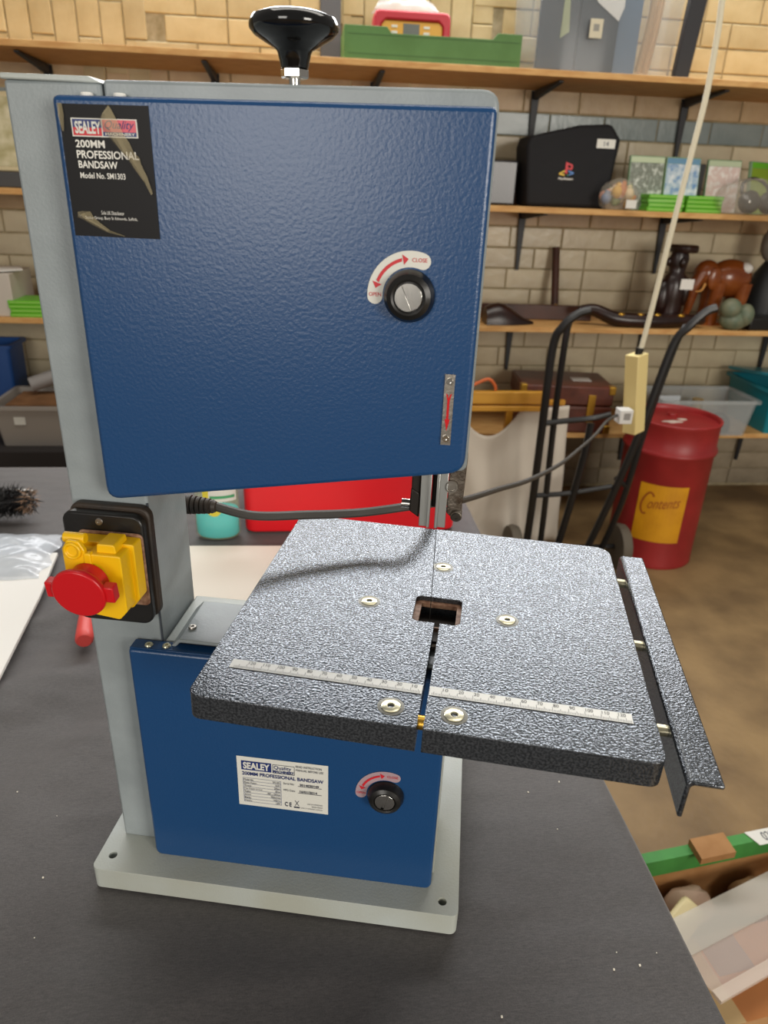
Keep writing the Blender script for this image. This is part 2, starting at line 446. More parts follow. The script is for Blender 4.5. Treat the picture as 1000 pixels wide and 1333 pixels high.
# column
bm = NB(); box(bm, -.2585, -.2015, YC, YB, .022, .6105); P('column', bm, GREY, bevel=.002)
bm = NB(); prism(bm, [(-.2592, .6105), (-.2592, .6135), (-.2075, .6128), (-.2, .6095), (-.2075, .6095)], .072, XZ(YC-.0015)); P('column_cap', bm, PALE, bevel=.0008)
bm = NB(); prism(bm, [(-.2022, .355), (-.2010, .355), (-.2010, .022), (-.2022, .022)], .0012, XZ(YC-.0006)); P('column_seam', bm, mat('dark_seam', '3a4047', .6))
# upper housing
bm = NB(); prism(bm, roundpoly([(-.2, .36), (.0185, .397), (.0188, .6115), (-.2, .6115)], [0, .006, .01, 0]), YB-YC, XZ(YC)); P('upper_housing', bm, GREY, bevel=.002)
# lower housing
bm = NB(); box(bm, -.2, .0215, YC, YB, .022, .2395); P('lower_housing', bm, PALE, bevel=.0015)
bm = NB(); prism(bm, [(-.196, .236), (-.186, .2465), (.021, .2465), (.021, .2435), (-.185, .2435), (-.194, .234)], .056, XZ(.0935)); P('top_bracket', bm, GREY, bevel=.0008)
def screw(name, c, r, h, axis='z', m=ZINC, parent=None, hexh=True):
    bm = NB()
    mt = Matrix.Translation(c) @ (Matrix.Identity(4) if axis == 'z' else Matrix.Rotation(RAD(90), 4, 'X'))
    lathe(bm, [(r*.93, -.0005), (r, h*.4), (r*.85, h), (r*.38, h), (r*.36, h*.35), (0, h*.35)], 18, mt, cap=False)
    return P(name, bm, m, parent)
screw('screw', (-.181, .11, .2465), .0032, .0018, m=STEEL)
# motor cover behind the column, hidden from the front
bm = NB(); box(bm, -.255, -.2265, YB, .21, .1, .36); P('motor_cover', bm, BLACKP, bevel=.004)
# upper door
def door(name, pts, rad):
    bm = NB(); prism(bm, roundpoly(pts, rad), YC-YD-.0006, XZ(YD)); return P(name, bm, BLUE, bevel=.0028, seg=3)
udoor = door('upper_door', [(-.2229, .3621), (.0168, .4011), (.0176, .6023), (-.2229, .6023)], [.009, .012, .004, .004])
ldoor = door('lower_door', [(-.2229, .0212), (.0196, .0212), (.0196, .2395), (-.2229, .2395)], [.007, .007, .003, .003])
bm = NB(); box(bm, -.2225, -.155, YD+.002, .0985, .2385, .2400); P('door_hinge_flap', bm, BLUE, bevel=.0008)
for cx, cy in ((-.209, .0915), (-.1955, .0925)): screw('rivet', (cx, cy, .24), .0032, .0014)
for cx in (-.208, -.189): screw('hinge_rivet', (cx, .0965, .603), .0035, .0016, m=WHITE)
# door latches
def latch(c, tilt):
    mt = Matrix.Translation((c[0], YD, c[1])) @ Matrix.Rotation(RAD(90), 4, 'X')
    bm = NB(); lathe(bm, [(.0145, 0), (.0145, .003), (.0125, .0075), (.0098, .009), (.0086, .0085), (.0084, .0062), (0, .0062)], 40, mt, cap=False)
    l = P('door_latch', bm, BLACKP)
    bm = NB()
    s = .0011
    for sg in (-1, 1):
        pts = []
        for k in range(19):
            a = -pi/2+pi*k/18; pts.append((max(s, .0078*cos(a))*sg, .0078*sin(a)*.99))
        if sg < 0: pts = pts[::-1]
        prism(bm, pts, .0022, lambda a, b, t: mt @ (Matrix.Rotation(tilt, 3, 'Z') @ Vector((a, b, .0062+t))))
    lathe(bm, [(.0077, .0061), (.0077, .0068), (0, .0068)], 24, mt, cap=False)
    o = build('slotted_screw', bm, CHROME, l, bevel=.0003)
    return l
latch((-.0228, .507), RAD(25)); latch((-.0225, .1235), RAD(-15))
def arc_label(c, mf, ro=.0243, ri=.0155, a0=70, a1=183):
    f = lambda a, b: (a, YD-.0004, b); g = lambda a, b: (a, YD-.0007, b)
    bm = NB(); n = 24; mid = (ro+ri)/2; hw = (ro-ri)/2
    pts = [(c[0]+ro*cos(RAD(a0+(a1-a0)*k/n)), c[1]+ro*sin(RAD(a0+(a1-a0)*k/n))) for k in range(n+1)]
    ex, ez = c[0]+mid*cos(RAD(a1)), c[1]+mid*sin(RAD(a1))
    pts += [(ex+hw*cos(RAD(a1)+pi*k/8), ez+hw*sin(RAD(a1)+pi*k/8)) for k in range(1, 8)]
    pts += [(c[0]+ri*cos(RAD(a1-(a1-a0)*k/n)), c[1]+ri*sin(RAD(a1-(a1-a0)*k/n))) for k in range(n+1)]
    ex, ez = c[0]+mid*cos(RAD(a0)), c[1]+mid*sin(RAD(a0))
    pts += [(ex+hw*cos(RAD(a0)+pi+pi*k/8), ez+hw*sin(RAD(a0)+pi+pi*k/8)) for k in range(1, 8)]
    flat(bm, pts, f)
    lab = P('latch_label', bm, mf, smooth=False)
    bm = NB(); t = .0009
    r1 = [(c[0]+(mid+t)*cos(RAD(a)), c[1]+(mid+t)*sin(RAD(a))) for a in range(104, 161, 3)]
    r2 = [(c[0]+(mid-t)*cos(RAD(a)), c[1]+(mid-t)*sin(RAD(a))) for a in range(160, 103, -3)]
    flat(bm, r1+r2, g)
    for aa, da in ((103, -9), (161, 9)):
        pt = lambda r, a: (c[0]+r*cos(RAD(a)), c[1]+r*sin(RAD(a)))
        flat(bm, [pt(mid+.0028, aa), pt(mid, aa+da), pt(mid-.0028, aa)], g)
    build('arrow', bm, RPRINT, lab, smooth=False)
    bm = NB()
    x, z = c[0]+mid*cos(RAD(78)), c[1]+mid*sin(RAD(78))
    textmesh(bm, 'CLOSE', x-.0035, x+.005, z-.0011, z+.0011, g, bold=.004); build('lettering', bm, RPRINT, lab, smooth=False); bm = NB()
    x, z = c[0]+mid*cos(RAD(180)), c[1]+mid*sin(RAD(180))
    textmesh(bm, 'OPEN', x-.0034, x+.0036, z-.0011, z+.0011, g, bold=.004)
    build('lettering', bm, RPRINT, lab, smooth=False)
arc_label((-.0228, .507), WPRINT); arc_label((-.0225, .1235), mat('faded_pink_print', 'a98f95', .5))
# blade direction plate
bm = NB(); box(bm, .0008, .0068, YD-.0008, YD, .4195, .4635); dp = P('direction_plate', bm, STEEL)
for z in (.4593, .4238): screw('rivet', (.0038, YD-.0008, z), .0022, .0014, 'y', CHROME, dp)
for ch in dp.children: ch.location = (0, 0, 0)
bm = NB(); fz = lambda a, b: (a, YD-.0011, b)
flat(bm, [(.0031, .4475), (.0031, .436), (.0022, .436), (.0038, .4285), (.0054, .436), (.0045, .436), (.0045, .4475), (.0056, .452), (.0044, .4512), (.0038, .449), (.0032, .4512), (.002, .452)], fz)
build('arrow', bm, RED, dp, smooth=False)
# brand label on the upper door
bm = NB(); f0 = lambda a, b: (a, YD-.0003, b); f1 = lambda a, b: (a, YD-.0006, b); f2 = lambda a, b: (a, YD-.0008, b); f3_ = lambda a, b: (a, YD-.0010, b)
LX0, LX1, LZ0, LZ1 = -.2192, -.168, .531, .598
quad(bm, LX0, LX1, LZ0, LZ1, f0); bl = P('brand_label', bm, KPRINT, smooth=False)
lw, lh = LX1-LX0, LZ1-LZ0
def lx(u): return LX0+lw*u
def lz(v): return LZ1-lh*v
bm = NB()
quad(bm, lx(.125), lx(.86), lz(.235), lz(.10), f1, 0)
quad(bm, lx(.14), lx(.46), lz(.168), lz(.108), f2, 1); quad(bm, lx(.14), lx(.46), lz(.226), lz(.168), f2, 2)
quad(bm, lx(.475), lx(.845), lz(.195), lz(.108), f2, 3); quad(bm, lx(.475), lx(.845), lz(.226), lz(.195), f2, 1)
textmesh(bm, 'SEALEY', lx(.165), lx(.455), lz(.214), lz(.122), f3_, 0, bold=.03)
textmesh(bm, 'Quality', lx(.5), lx(.83), lz(.19), lz(.112), f3_, 1, shear=.4)
textmesh(bm, 'MACHINERY', lx(.5), lx(.83), lz(.221), lz(.2), f3_, 0, bold=.02)
build('brand_logo', bm, [WPRINT, BPRINT, RPRINT, PPRINT], bl, smooth=False)
bm = NB()
for s, u0, u1, v0, v1, b in (('200MM', .145, .475, .258, .315, .02), ('PROFESSIONAL', .145, .845, .335, .395, .02), ('BANDSAW', .15, .595, .412, .468, .02),
                             ('Model No. SM1303', .155, .67, .50, .545, .012), ('Sole UK Distributor', .345, .61, .793, .822, .0), ('Sealey Group, Bury St Edmunds, Suffolk.', .15, .76, .838, .868, .0)):
    textmesh(bm, s, lx(u0), lx(u1), lz(v1), lz(v0), f1, bold=b)
build('lettering', bm, WHITE, bl, smooth=False)
rc = random.Random(9)
def film(pts, name='peeled_film'):
    bm = NB(); ring = []
    for (u0, v0, u1, v1, h) in pts:
        row = []
        for k in range(5):
            t = k/4; row.append(bm.verts.new((lx(u0+(u1-u0)*t), YD-.0012-h*sin(pi*t)-rc.uniform(0, .0012), lz(v0+(v1-v0)*t))))
        ring.append(row)
    for a, b in zip(ring, ring[1:]):
        for k in range(4): bm.faces.new((a[k], a[k+1], b[k+1], b[k]))
    build(name, bm, FILM, bl, smooth=True, ang=20)
film([(.57, .005, .585, .02, .0), (.49, .07, .62, .06, .003), (.44, .13, .66, .12, .004), (.5, .2, .71, .2, .003), (.6, .28, .76, .27, .004), (.68, .35, .8, .34, .005), (.74, .41, .86, .38, .004), (.8, .47, .87, .42, .003), (.88, .56, .93, .52, .002), (.96, .66, .97, .645, .001)])
film([(.08, .81, .14, .80, .002), (.07, .85, .22, .80, .004), (.14, .87, .26, .85, .004), (.24, .91, .33, .885, .003), (.4, .96, .43, .945, .001), (.6, .99, .6, .983, .0)])
film([(.0, .0, .06, .0, .001), (.02, .1, .06, .08, .003), (.03, .2, .045, .2, .001)])
# rating label on the lower door
RX0, RX1, RZ0, RZ1 = -.1435, -.069, .0945, .1468
bm = NB(); quad(bm, RX0, RX1, RZ0, RZ1, f0); rl = P('rating_label', bm, WPRINT, smooth=False)
ux = lambda u: RX0+(RX1-RX0)*u
vz = lambda v: RZ1-(RZ1-RZ0)*v
bm = NB()
quad(bm, ux(.05), ux(.38), vz(.26), vz(.08), f1, 0)
textmesh(bm, 'SEALEY', ux(.07), ux(.365), vz(.235), vz(.10), f2, 2, bold=.04)
for a, b, c_, d_ in ((.395, .635, .255, .265), (.395, .635, .09, .097), (.395, .399, .26, .09), (.631, .635, .26, .09)): quad(bm, ux(a), ux(b), vz(max(c_, d_)), vz(min(c_, d_)), f1, 1)
for s, u0, u1, v0, v1, b, mi in (('Quality', .41, .6, .11, .20, .0, 0), ('MACHINERY', .4, .63, .20, .25, .03, 0), ('READ INSTRUCTION', .65, .93, .06, .10, 0, 1), ('MANUAL BEFORE USE', .65, .95, .13, .17, 0, 1),
        ('200MM PROFESSIONAL BANDSAW', .055, .95, .295, .365, .015, 0), ('Serial No:', .51, .63, .425, .465, 0, 1), ('3014030149', .69, .9, .42, .465, .02, 1), ('MFG Date:', .51, .64, .56, .60, 0, 1), ('16/01/2014', .69, .88, .555, .60, .02, 1),
        ('C E', .52, .595, .83, .92, .02, 1), ('SOLE UK DISTRIBUTOR', .77, .94, .81, .835, 0, 1), ('SEALEY GROUP', .82, .94, .86, .885, 0, 1), ('BURY ST EDMUNDS, SUFFOLK', .70, .94, .91, .935, 0, 1)):
    textmesh(bm, s, ux(u0), ux(u1), vz(v1), vz(v0), f2, mi, bold=b)
for v in (.475, .61): quad(bm, ux(.67), ux(.93), vz(v+.008), vz(v), f1, 1)
quad(bm, ux(.62), ux(.685), vz(.935), vz(.91), f1, 1)
flat(bm, [(ux(.63), vz(.78)), (ux(.637), vz(.78)), (ux(.68), vz(.89)), (ux(.673), vz(.89))], f1, 1); flat(bm, [(ux(.673), vz(.78)), (ux(.68), vz(.78)), (ux(.637), vz(.89)), (ux(.63), vz(.89))], f1, 1)
for k in range(9):
    v = .42+.062*k
    quad(bm, ux(.06), ux(.48), vz(v+.005), vz(v), f1, 3)
rows = (('Model No:', 'SM1303'), ('Motor Power:', '250W'), ('Throat:', '200mm'), ('Max Depth of Cut:', '80mm'), ('Table:', '300 x 300mm'), ('Speed:', '900m/min'), ('Blade:', '1400mm'), ('Supply:', '230V'))
for k, (a, b) in enumerate(rows):
    v = .428+.062*k
    textmesh(bm, a, ux(.07), ux(.07+.012*len(a)), vz(v+.047), vz(v+.008), f2, 1); textmesh(bm, b, ux(.47-.013*len(b)), ux(.47), vz(v+.047), vz(v+.008), f2, 1)
for u in (.06, .478): quad(bm, ux(u), ux(u+.004), vz(.92), vz(.42), f1, 3)
build('lettering', bm, [BPRINT, DPRINT, WPRINT, mat('print_grey', '7f86a0', .5)], rl, smooth=False)

# switch
bm = NB(); prism(bm, rrect(-.2565, -.1975, .2655, .3545, .008), .0075, XZ(YC-.0075)); P('switch_gasket', bm, RUBBER, bevel=.0015)
bm = NB(); prism(bm, rrect(-.2580, -.1995, .2640, .3515, .008), .007, XZ(YC-.0155)); sw = P('switch_plate', bm, BLACKP, bevel=.0015)
screw('screw', (-.2305, YC-.0155, .3455), .0028, .001, 'y', STEEL, sw)
for ch in sw.children: ch.location = (0, 0, 0)
bm = NB(); prism(bm, rrect(-.2465, -.1995, .2815, .339, .004), .002, XZ(YC-.0175)); P('switch_seal', bm, RUST, bevel=.0008)
YS = YC-.0175
bm = NB()
# main yellow body: right half raised block, left half lower, chamfered lower right
prism(bm, roundpoly([(-.2455, .289), (-.2065, .2865), (-.2005, .2945), (-.2005, .337), (-.2455, .337)], [.002, .003, .003, .002, .002]), .012, XZ(YS-.012))
prism(bm, roundpoly([(-.2275, .288), (-.2095, .2855), (-.2035, .2925), (-.2035, .335), (-.2275, .335)], [.001, .003, .003, .002, .001]), .026, XZ(YS-.026))
prism(bm, roundpoly([(-.2470, .292), (-.2275, .290), (-.2275, .334), (-.2470, .334)], .0015), .02, XZ(YS-.02))
prism(bm, roundpoly([(-.222, .334), (-.208, .334), (-.209, .341), (-.221, .341)], .0015), .018, XZ(YS-.022))
P('switch_housing', bm, YELLOW, bevel=.0012, seg=3)
bm = NB()
prism(bm, roundpoly([(-.243, .318), (-.2275, .318), (-.2275, .338), (-.231, .3445), (-.239, .3445), (-.243, .338)], .002), .004, XZ(YS-.027))
lathe(bm, [(.0062, 0), (.0062, .002), (.0042, .002), (.0042, .0005), (0, .0005)], 20, Matrix.Translation((-.2352, YS-.027, .3375)) @ Matrix.Rotation(RAD(90), 4, 'X'), cap=False)
prism(bm, roundpoly([(-.2285, .3165), (-.2235, .3165), (-.2235, .336), (-.2285, .336)], .0015), .005, XZ(YS-.0275))
tube(bm, [(-.244, YS-.02, .3435), (-.229, YS-.02, .3435)], .0038, 12)
P('switch_lid_hinge', bm, YELLOW, bevel=.0008)
bm = NB(); RB = Matrix.Translation((-.2265, YS-.026, .3162)) @ Matrix.Rotation(RAD(97), 4, 'X')
lathe(bm, [(.013, 0), (.013, .01), (.0175, .0125), (.0185, .015), (.018, .0175), (0, .0178)], 40, RB, cap=False)
for s in (-1, 1): box(bm, s*.0195-.004, s*.0195+.004, -.006, .006, .008, .0155, 0, RB)
P('stop_button', bm, RED, bevel=.0008)

# work table (turned and tilted a touch on its trunnion)
TY = .042; ZT = .269
tm = Matrix.Translation(-MO) @ Matrix.Rotation(-TY, 4, 'Z') @ Matrix.Rotation(math.atan(.01), 4, 'Y')
def T(name, bm, mats, parent=None, **k):
    o = build(name, bm, mats, parent or saw, **k)
    if parent is None: o.matrix_local = tm
    return o
L_, R_, B_ = -.1475, .1437, .2748
o1 = rrect(L_, R_, 0, B_, [.008, .008, .013, .010])
hx0, hx1, hy0, hy1 = -.0195, .0165, .1155, .1515
n1 = len(o1)
# BL arc first 6 points, then BR arc: put the slot between them
out = o1[:6]+[(-.0021, 0), (-.0023, .1155), (hx0+.003, hy0), (hx0, hy0+.003), (hx0, hy1-.003), (hx0+.003, hy1), (hx1-.003, hy1), (hx1, hy1-.003), (hx1, hy0+.003), (hx1-.003, hy0), (.0017, .1155), (.0017, 0)]+o1[6:]
bm = NB(); plate(bm, out, [], ZT-.0185, ZT); wt = T('work_table', bm, HAMMER, bevel=.0032, seg=3)
bm = NB()
plate(bm, rrect(hx0-.001, hx1+.001, hy0-.001, hy1+.001, .002), [rrect(hx0+.0045, hx1-.0035, hy0+.0005, hy1-.004, .001)], ZT-.0075, ZT-.004)
build('insert_ledge', bm, RUST, wt)
bm = NB(); box(bm, hx0, hx1, hy0, hy1, ZT-.0185, ZT-.0165); build('insert_floor', bm, mat('dark_recess_metal', '2b241f', .7), wt)
for x, y in ((-.055, .1335), (-.003, .202), (.0515, .131), (-.02, .016), (.0195, .016)):
    bm = NB(); lathe(bm, [(.0085, -.0006), (.0085, .00015), (.0065, .0003)], 24, Matrix.Translation((x, y, ZT)), cap=False); build('countersink', bm, mat('scraped_paint_ring', '6b6960', .4, metal=.6), wt)
    bm = NB(); lathe(bm, [(.0062, -.0005), (.0062, .0006), (.0055, .001), (.0024, .001), (.0022, -.0004), (0, -.0004)], 24, Matrix.Translation((x, y, ZT)), cap=False); build('screw', bm, ZINC, wt)
bm = NB(); tube(bm, [(-.0022, .010, ZT-.004), (.0019, .010, ZT-.004)], .0045, 12); build('levelling_pin', bm, BRASS, wt)
bm = NB(); fr = lambda a, b: (a, b, ZT+.0004); fs = lambda a, b: (a, b, ZT+.0006)
quad(bm, -.131, -.0026, .0315, .0405, fr); quad(bm, .0022, .129, .0315, .0405, fr)
ru = build('ruler_scale', bm, mat('ruler_white', 'ecece6', .5, spec=.3), wt, smooth=False)
bm = NB()
for k in range(-128, 129):
    if abs(k) < 4: continue
    h = .0048 if k % 10 == 0 else (.0036 if k % 5 == 0 else .0022)
    quad(bm, k*.001-.00012, k*.001+.00012, .0318, .0318+h, fs)
for k in range(1, 13):
    for s in (-1, 1):
        x = s*k*.01+(.0006 if s > 0 else .0006); w = .0034 if k < 10 else .0046
        textmesh(bm, str(k*10), x, x+w, .0366, .0396, fs)
build('scale_markings', bm, mat('ruler_print', '2b2b2b', .5), ru, smooth=False)
# side rail on stand-offs
bm = NB()
prism(bm, [(.1545, ZT-.034), (.1575, ZT-.034), (.1575, ZT-.0105), (.159, ZT-.009), (.1755, ZT-.009), (.1755, ZT-.006), (.1565, ZT-.006), (.1545, ZT-.008)], .279, lambda a, b, t: (a, -.004+t, b))
T('fence_rail', bm, HAMMER, bevel=.001)
for y in (.236, .141, .047):
    bm = NB(); tube(bm, [(R_-.002, y, ZT-.014), (.1546, y, ZT-.014)], .0038, 14); T('stand_off', bm, ZINC)
bm = NB(); box(bm, -.06, .01, .11, .16, .2465, ZT-.0185); P('trunnion', bm, CAST, bevel=.004)

# blade and guides
bm = NB(); box(bm, .0008, .0013, .135, .1415, .245, .40)
for k in range(70): 
    z = .248+k*.002
    vs = [bm.verts.new(p) for p in ((.0008, .135, z), (.0013, .135, z), (.001, .1336, z+.0008), (.0008, .135, z+.0018), (.0013, .135, z+.0018))]
    bm.faces.new((vs[0], vs[1], vs[2])); bm.faces.new((vs[3], vs[2], vs[4]))
b_ = P('saw_blade', bm, mat('blade_steel', '55524d', .35, metal=.9), smooth=False)
for x0, x1, zt, nm in ((-.0118, -.0042, .385, 0), (-.0006, .0072, .385, 1)):
    bm = NB(); s = 1 if nm == 0 else -1
    box(bm, x0, x1, .1285, .1335, .3415, zt)
    e = x1 if nm == 0 else x0
    box(bm, e-.0022 if nm == 0 else e, e if nm == 0 else e+.0022, .1265, .1335, .3415, zt); P('guide_bar', bm, ALU, bevel=.0004)
bm = NB(); box(bm, -.0185, -.0122, .131, .150, .352, .39); box(bm, -.0042, -.0006, .140, .156, .352, .39)
prism(bm, [(-.0195, .352), (-.0122, .347), (-.0122, .366), (-.0185, .37)], .014, XZ(.13)); P('guide_block', bm, mat('dark_oily_iron', '2c2723', .45, metal=.5), bevel=.001)
bm = NB()
prism(bm, roundpoly([(.0075, .352), (.0125, .348), (.0165, .350), (.0185, .362), (.0195, .395), (.0075, .395)], .001), .014, XZ(.131))
tube(bm, [(.0145, .127, .3515), (.0145, .147, .3515)], .0042, 14)
P('guide_bracket', bm, CAST, bevel=.0012)
screw('guide_bolt', (.0145, .1268, .3515), .0034, .0012, 'y', mat('dark_bolt', '4a453f', .4, metal=.8))
bm = NB(); lathe(bm, [(.0046, 0), (.0046, .002), (.0036, .002), (.0034, .0008), (0, .0008)], 20, Matrix.Translation((.0095, .1305, .3735)) @ Matrix.Rotation(RAD(90), 4, 'X'), cap=False); P('guide_washer', bm, STEEL)
bm = NB(); tube(bm, [(-.0255, .14, .3535), (-.0185, .14, .3535)], .0033, 14); P('guide_pin', bm, CHROME)
bm = NB(); tube(bm, [(.007, .138, .352), (.0115, .138, .352)], .0018, 10); P('guide_pin', bm, CHROME)

# tension knob
KC = Matrix.Translation((-.0993, .134, 0))
bm = NB(); lathe(bm, [(.0035, .611), (.0035, .6195)], 16, KC); lathe(bm, [(.0088, .6112), (.0088, .6125), (.0036, .6128)], 24, KC, cap=False); P('knob_stem', bm, CHROME)
bm = NB(); lathe(bm, [(.0072, .6178), (.0082, .6186), (.0082, .6222), (.0072, .623)], 6, KC); P('lock_nut', bm, CHROME, smooth=False)
bm = NB(); lathe(bm, [(0, .623), (.0078, .623), (.0086, .6265), (.0096, .6305), (.0105, .632), (.0165, .6352), (.0225, .6385), (.0252, .6415), (.0254, .644), (.0238, .6472), (.0185, .6492), (.009, .6502), (0, .6504)], 48, KC); P('tension_knob', bm, BLACKG, ang=60)
bm = NB(); lathe(bm, [(.003, .650), (.0026, .6512), (0, .6515)], 16, KC, cap=False); P('knob_stud', bm, BRASS)

# cable gland and power cord
G = Matrix.Translation((-.212, .189, .3145)) @ Matrix.Rotation(RAD(90), 4, 'Y')
bm = NB(); prof = [(.0078, 0)]
for k in range(5): z = .003+k*.004; prof += [(.0082-k*.0004, z), (.0082-k*.0004, z+.0026), (.0055, z+.003), (.0055, z+.0038)]
prof += [(.006, .024), (.0045, .027)]
lathe(bm, prof, 20, G); P('cable_gland', bm, RUBBER)
mi = saw.matrix_basis.copy()
W2M = (Matrix.Translation((mo.x, mo.y, .75)) @ Matrix.Rotation(ANG, 4, 'Z')).inverted()
pw = [(-.1665, .233, 1.065), (-.146, .228, 1.0648), (-.11, .229, 1.054), (-.064, .24, 1.049), (-.016, .249, 1.0465), (.034, .262, 1.047), (.075, .33, 1.02), (.127, .45, .97), (.213, .60, .92), (.308, .75, .873), (.455, 1.0, .806), (.574, 1.2, .768), (.672, 1.35, .752), (.765, 1.5, .742), (.825, 1.572, .738)]
bm = NB(); tube(bm, [W2M @ p for p in smoothpath(pw, 8)], .0041, 10); build('power_cord', bm, mat('grey_black_cord', '3b3834', .5), saw)
bm = NB(); box(bm, .826, .866, 1.555, 1.592, .715, .757, 0, None)
for v in bm.verts: v.co = W2M @ v.co
build('mains_plug', bm, mat('white_plug', 'd9d8d4', .5), saw, bevel=.003)
bm = NB(); f = lambda a, b: tuple(W2M @ Vector((a, 1.5545, b)))
quad(bm, .838, .858, .728, .748, f); build('plug_tag', bm, mat('grey_tag', '8f8c88', .6), saw, smooth=False)

# ================================================================== THINGS ON THE TABLE
# sheets of paper and clear bags at the left
PAPER = mat('white_paper', 'e4e2dc', .7)
bm = NB(); prism(bm, [(-.95, .30), (-.43, .30), (-.452, .60), (-.468, .735), (-.95, .72)], .006, lambda a, b, t: (a, b, .7505+t)); tag(build('paper_pad', bm, PAPER, bevel=.001), 'flat white board lying on the cloth left of the saw, under the clear bags', 'board')
def crumple(name, label, cat, c, sx, sy, h, m, seed, n=26, base=.0008, group=None, power=1.):
    r = random.Random(seed); bm = NB(); g = []
    off = Vector((seed*3.1, seed*1.7, 0))
    for j in range(n+1):
        row = []
        for i in range(n+1):
            u, v = i/n*2-1, j/n*2-1
            edge = max(0, 1-max(abs(u), abs(v))**4)
            wob = 1+.12*MN.noise(Vector((u*2, v*2, 5))+off)
            z = base+h*edge**power*(.55+.9*abs(MN.noise(Vector((u*2.2+v, v*2.5, 0))+off)))
            row.append(bm.verts.new((u*sx*wob, v*sy*wob, z)))
        g.append(row)
    for j in range(n):
        for i in range(n): bm.faces.new((g[j][i], g[j][i+1], g[j+1][i+1], g[j+1][i]))
    bot = [bm.verts.new((u*sx*.9, v*sy*.9, 0)) for u, v in ((-1, -1), (1, -1), (1, 1), (-1, 1))]
    bm.faces.new(bot)
    return tag(build(name, bm, m, None, c, ang=28), label, cat, group)
BAGB = clearmat('bluish_clear_bag', 'dfe6ee', .55, .18)
crumple('plastic_bag', 'crumpled clear plastic bag lying across the white board', 'plastic bag', (-.585, .725, .7565), .115, .075, .018, BAGB, 4)
# duster: a bristly roll
du = thing('fluffy_duster', 'black bristly duster with tan tip on the far cloth', 'brush', (-.68, .875, .7505))
rbx = random.Random(21)
bm = NB(); bt_ = NB()
for i in range(5200):
    x = rbx.uniform(-.17, .135); a = rbx.uniform(0, 2*pi); r0 = .015; r1 = rbx.uniform(.026, .036)*(1 if x < .11 else .75)
    p0 = Vector((x, r0*cos(a), .036+r0*sin(a))); p1 = Vector((x+rbx.uniform(-.014, .014), r1*cos(a+rbx.uniform(-.4, .4)), max(.0005, .034+r1*sin(a))))
    sd = Vector((rbx.uniform(-1, 1), rbx.uniform(-1, 1), rbx.uniform(-1, 1))).normalized()*.0012
    t_ = bt_ if (x > .115 and rbx.random() < .55) else bm
    t_.faces.new([t_.verts.new(p0-sd), t_.verts.new(p0+sd), t_.verts.new(p1)])
ellipsoid(bm, (-.02, 0, .036), (.155, .024, .024), 16, 10)
o = build('black_bristles', bm, mat('black_bristle', '141212', .6), du, smooth=False); o['kind'] = 'stuff'
o = build('tan_bristles', bt_, mat('tan_bristle', '9a7a5f', .7), du, smooth=False); o['kind'] = 'stuff'
bm = NB(); prism(bm, [(0, 0), (.06, .004), (.05, .03), (.01, .035)], .012, lambda a, b, t: (-.64+a, .955+b, .7505+t)); tag(build('paper_scrap', bm, PAPER), 'small white paper scrap behind the bristly duster', 'paper')
# red handle
bm = NB(); lathe(bm, [(0, 0), (.009, .0), (.0112, .003), (.0115, .012), (.0105, .05), (.0085, .085), (.006, .11), (.0058, .13), (0, .13)], 24, Matrix.Translation((-.3555, .475, .7618)) @ Matrix.Rotation(RAD(12), 4, 'Z') @ Matrix.Rotation(RAD(-90), 4, 'X'))
tag(build('red_tool', bm, mat('red_rubber', 'd84a44', .45)), 'red rounded hand tool lying on the cloth behind the column', 'tool')
# white paper behind the saw
bm = NB(); prism(bm, [(-.285, .50), (.02, .48), (.03, .747), (-.295, .757)], .004, lambda a, b, t: (a, b, .7505+t)); tag(build('white_card', bm, mat('cream_white_card', 'eae6da', .7), bevel=.0008), 'cream white card lying flat behind the saw, before the soap bottle', 'card')
# bottle
bt = thing('soap_bottle', 'clear bottle of turquoise liquid with lemon label, beside the red box', 'bottle', (-.2195, .805, .7505))
def ovl(prof, sy, m, name, parent):
    bm = NB(); lathe(bm, prof, 36)
    for v in bm.verts: v.co.y *= sy
    return build(name, bm, m, parent)
ovl([(0, 0), (.034, 0), (.0385, .006), (.0385, .05), (.036, .095), (.033, .12), (.026, .155), (.0135, .185), (.0125, .2), (0, .2)], .62, clearmat('bottle_plastic', 'd4dfa8', .2, .1), 'bottle_body', bt)
ovl([(0, .002), (.0325, .002), (.0365, .008), (.0365, .050), (.035, .052), (0, .052)], .6, mat('turquoise_liquid', '12d2dc', .2, trans=0.0), 'liquid', bt)
ovl([(.0133, .2), (.0155, .2), (.0155, .225), (.010, .23), (0, .23)], 1, mat('bottle_cap_green', '4aa86a', .4), 'cap', bt)
def wrap(bm, x0, x1, z0, z1, rx, ry, mi):
    n = 10; pr = None
    for k in range(n+1):
        x = x0+(x1-x0)*k/n; y = -ry*math.sqrt(max(0, 1-(x/rx)**2)); c2 = (bm.verts.new((x, y, z0)), bm.verts.new((x, y, z1)))
        if pr: f = bm.faces.new((pr[0], c2[0], c2[1], pr[1])); f.material_index = mi
        pr = c2
bm = NB(); wrap(bm, -.010, .034, .072, .125, .0392, .0247, 0); wrap(bm, -.008, .032, .078, .083, .0396, .0251, 1); wrap(bm, -.020, -.010, .072, .115, .0392, .0247, 2)
lathe(bm, [(.0, 0), (.012, 0)], 20, Matrix.Translation((-.002, -.0258, .058)) @ Matrix.Rotation(RAD(90), 4, 'X'), 2, cap=False)
build('bottle_label', bm, [WPRINT, mat('label_green', '3d9a63', .5), mat('lemon_yellow', 'd9c93a', .5)], bt, smooth=False)
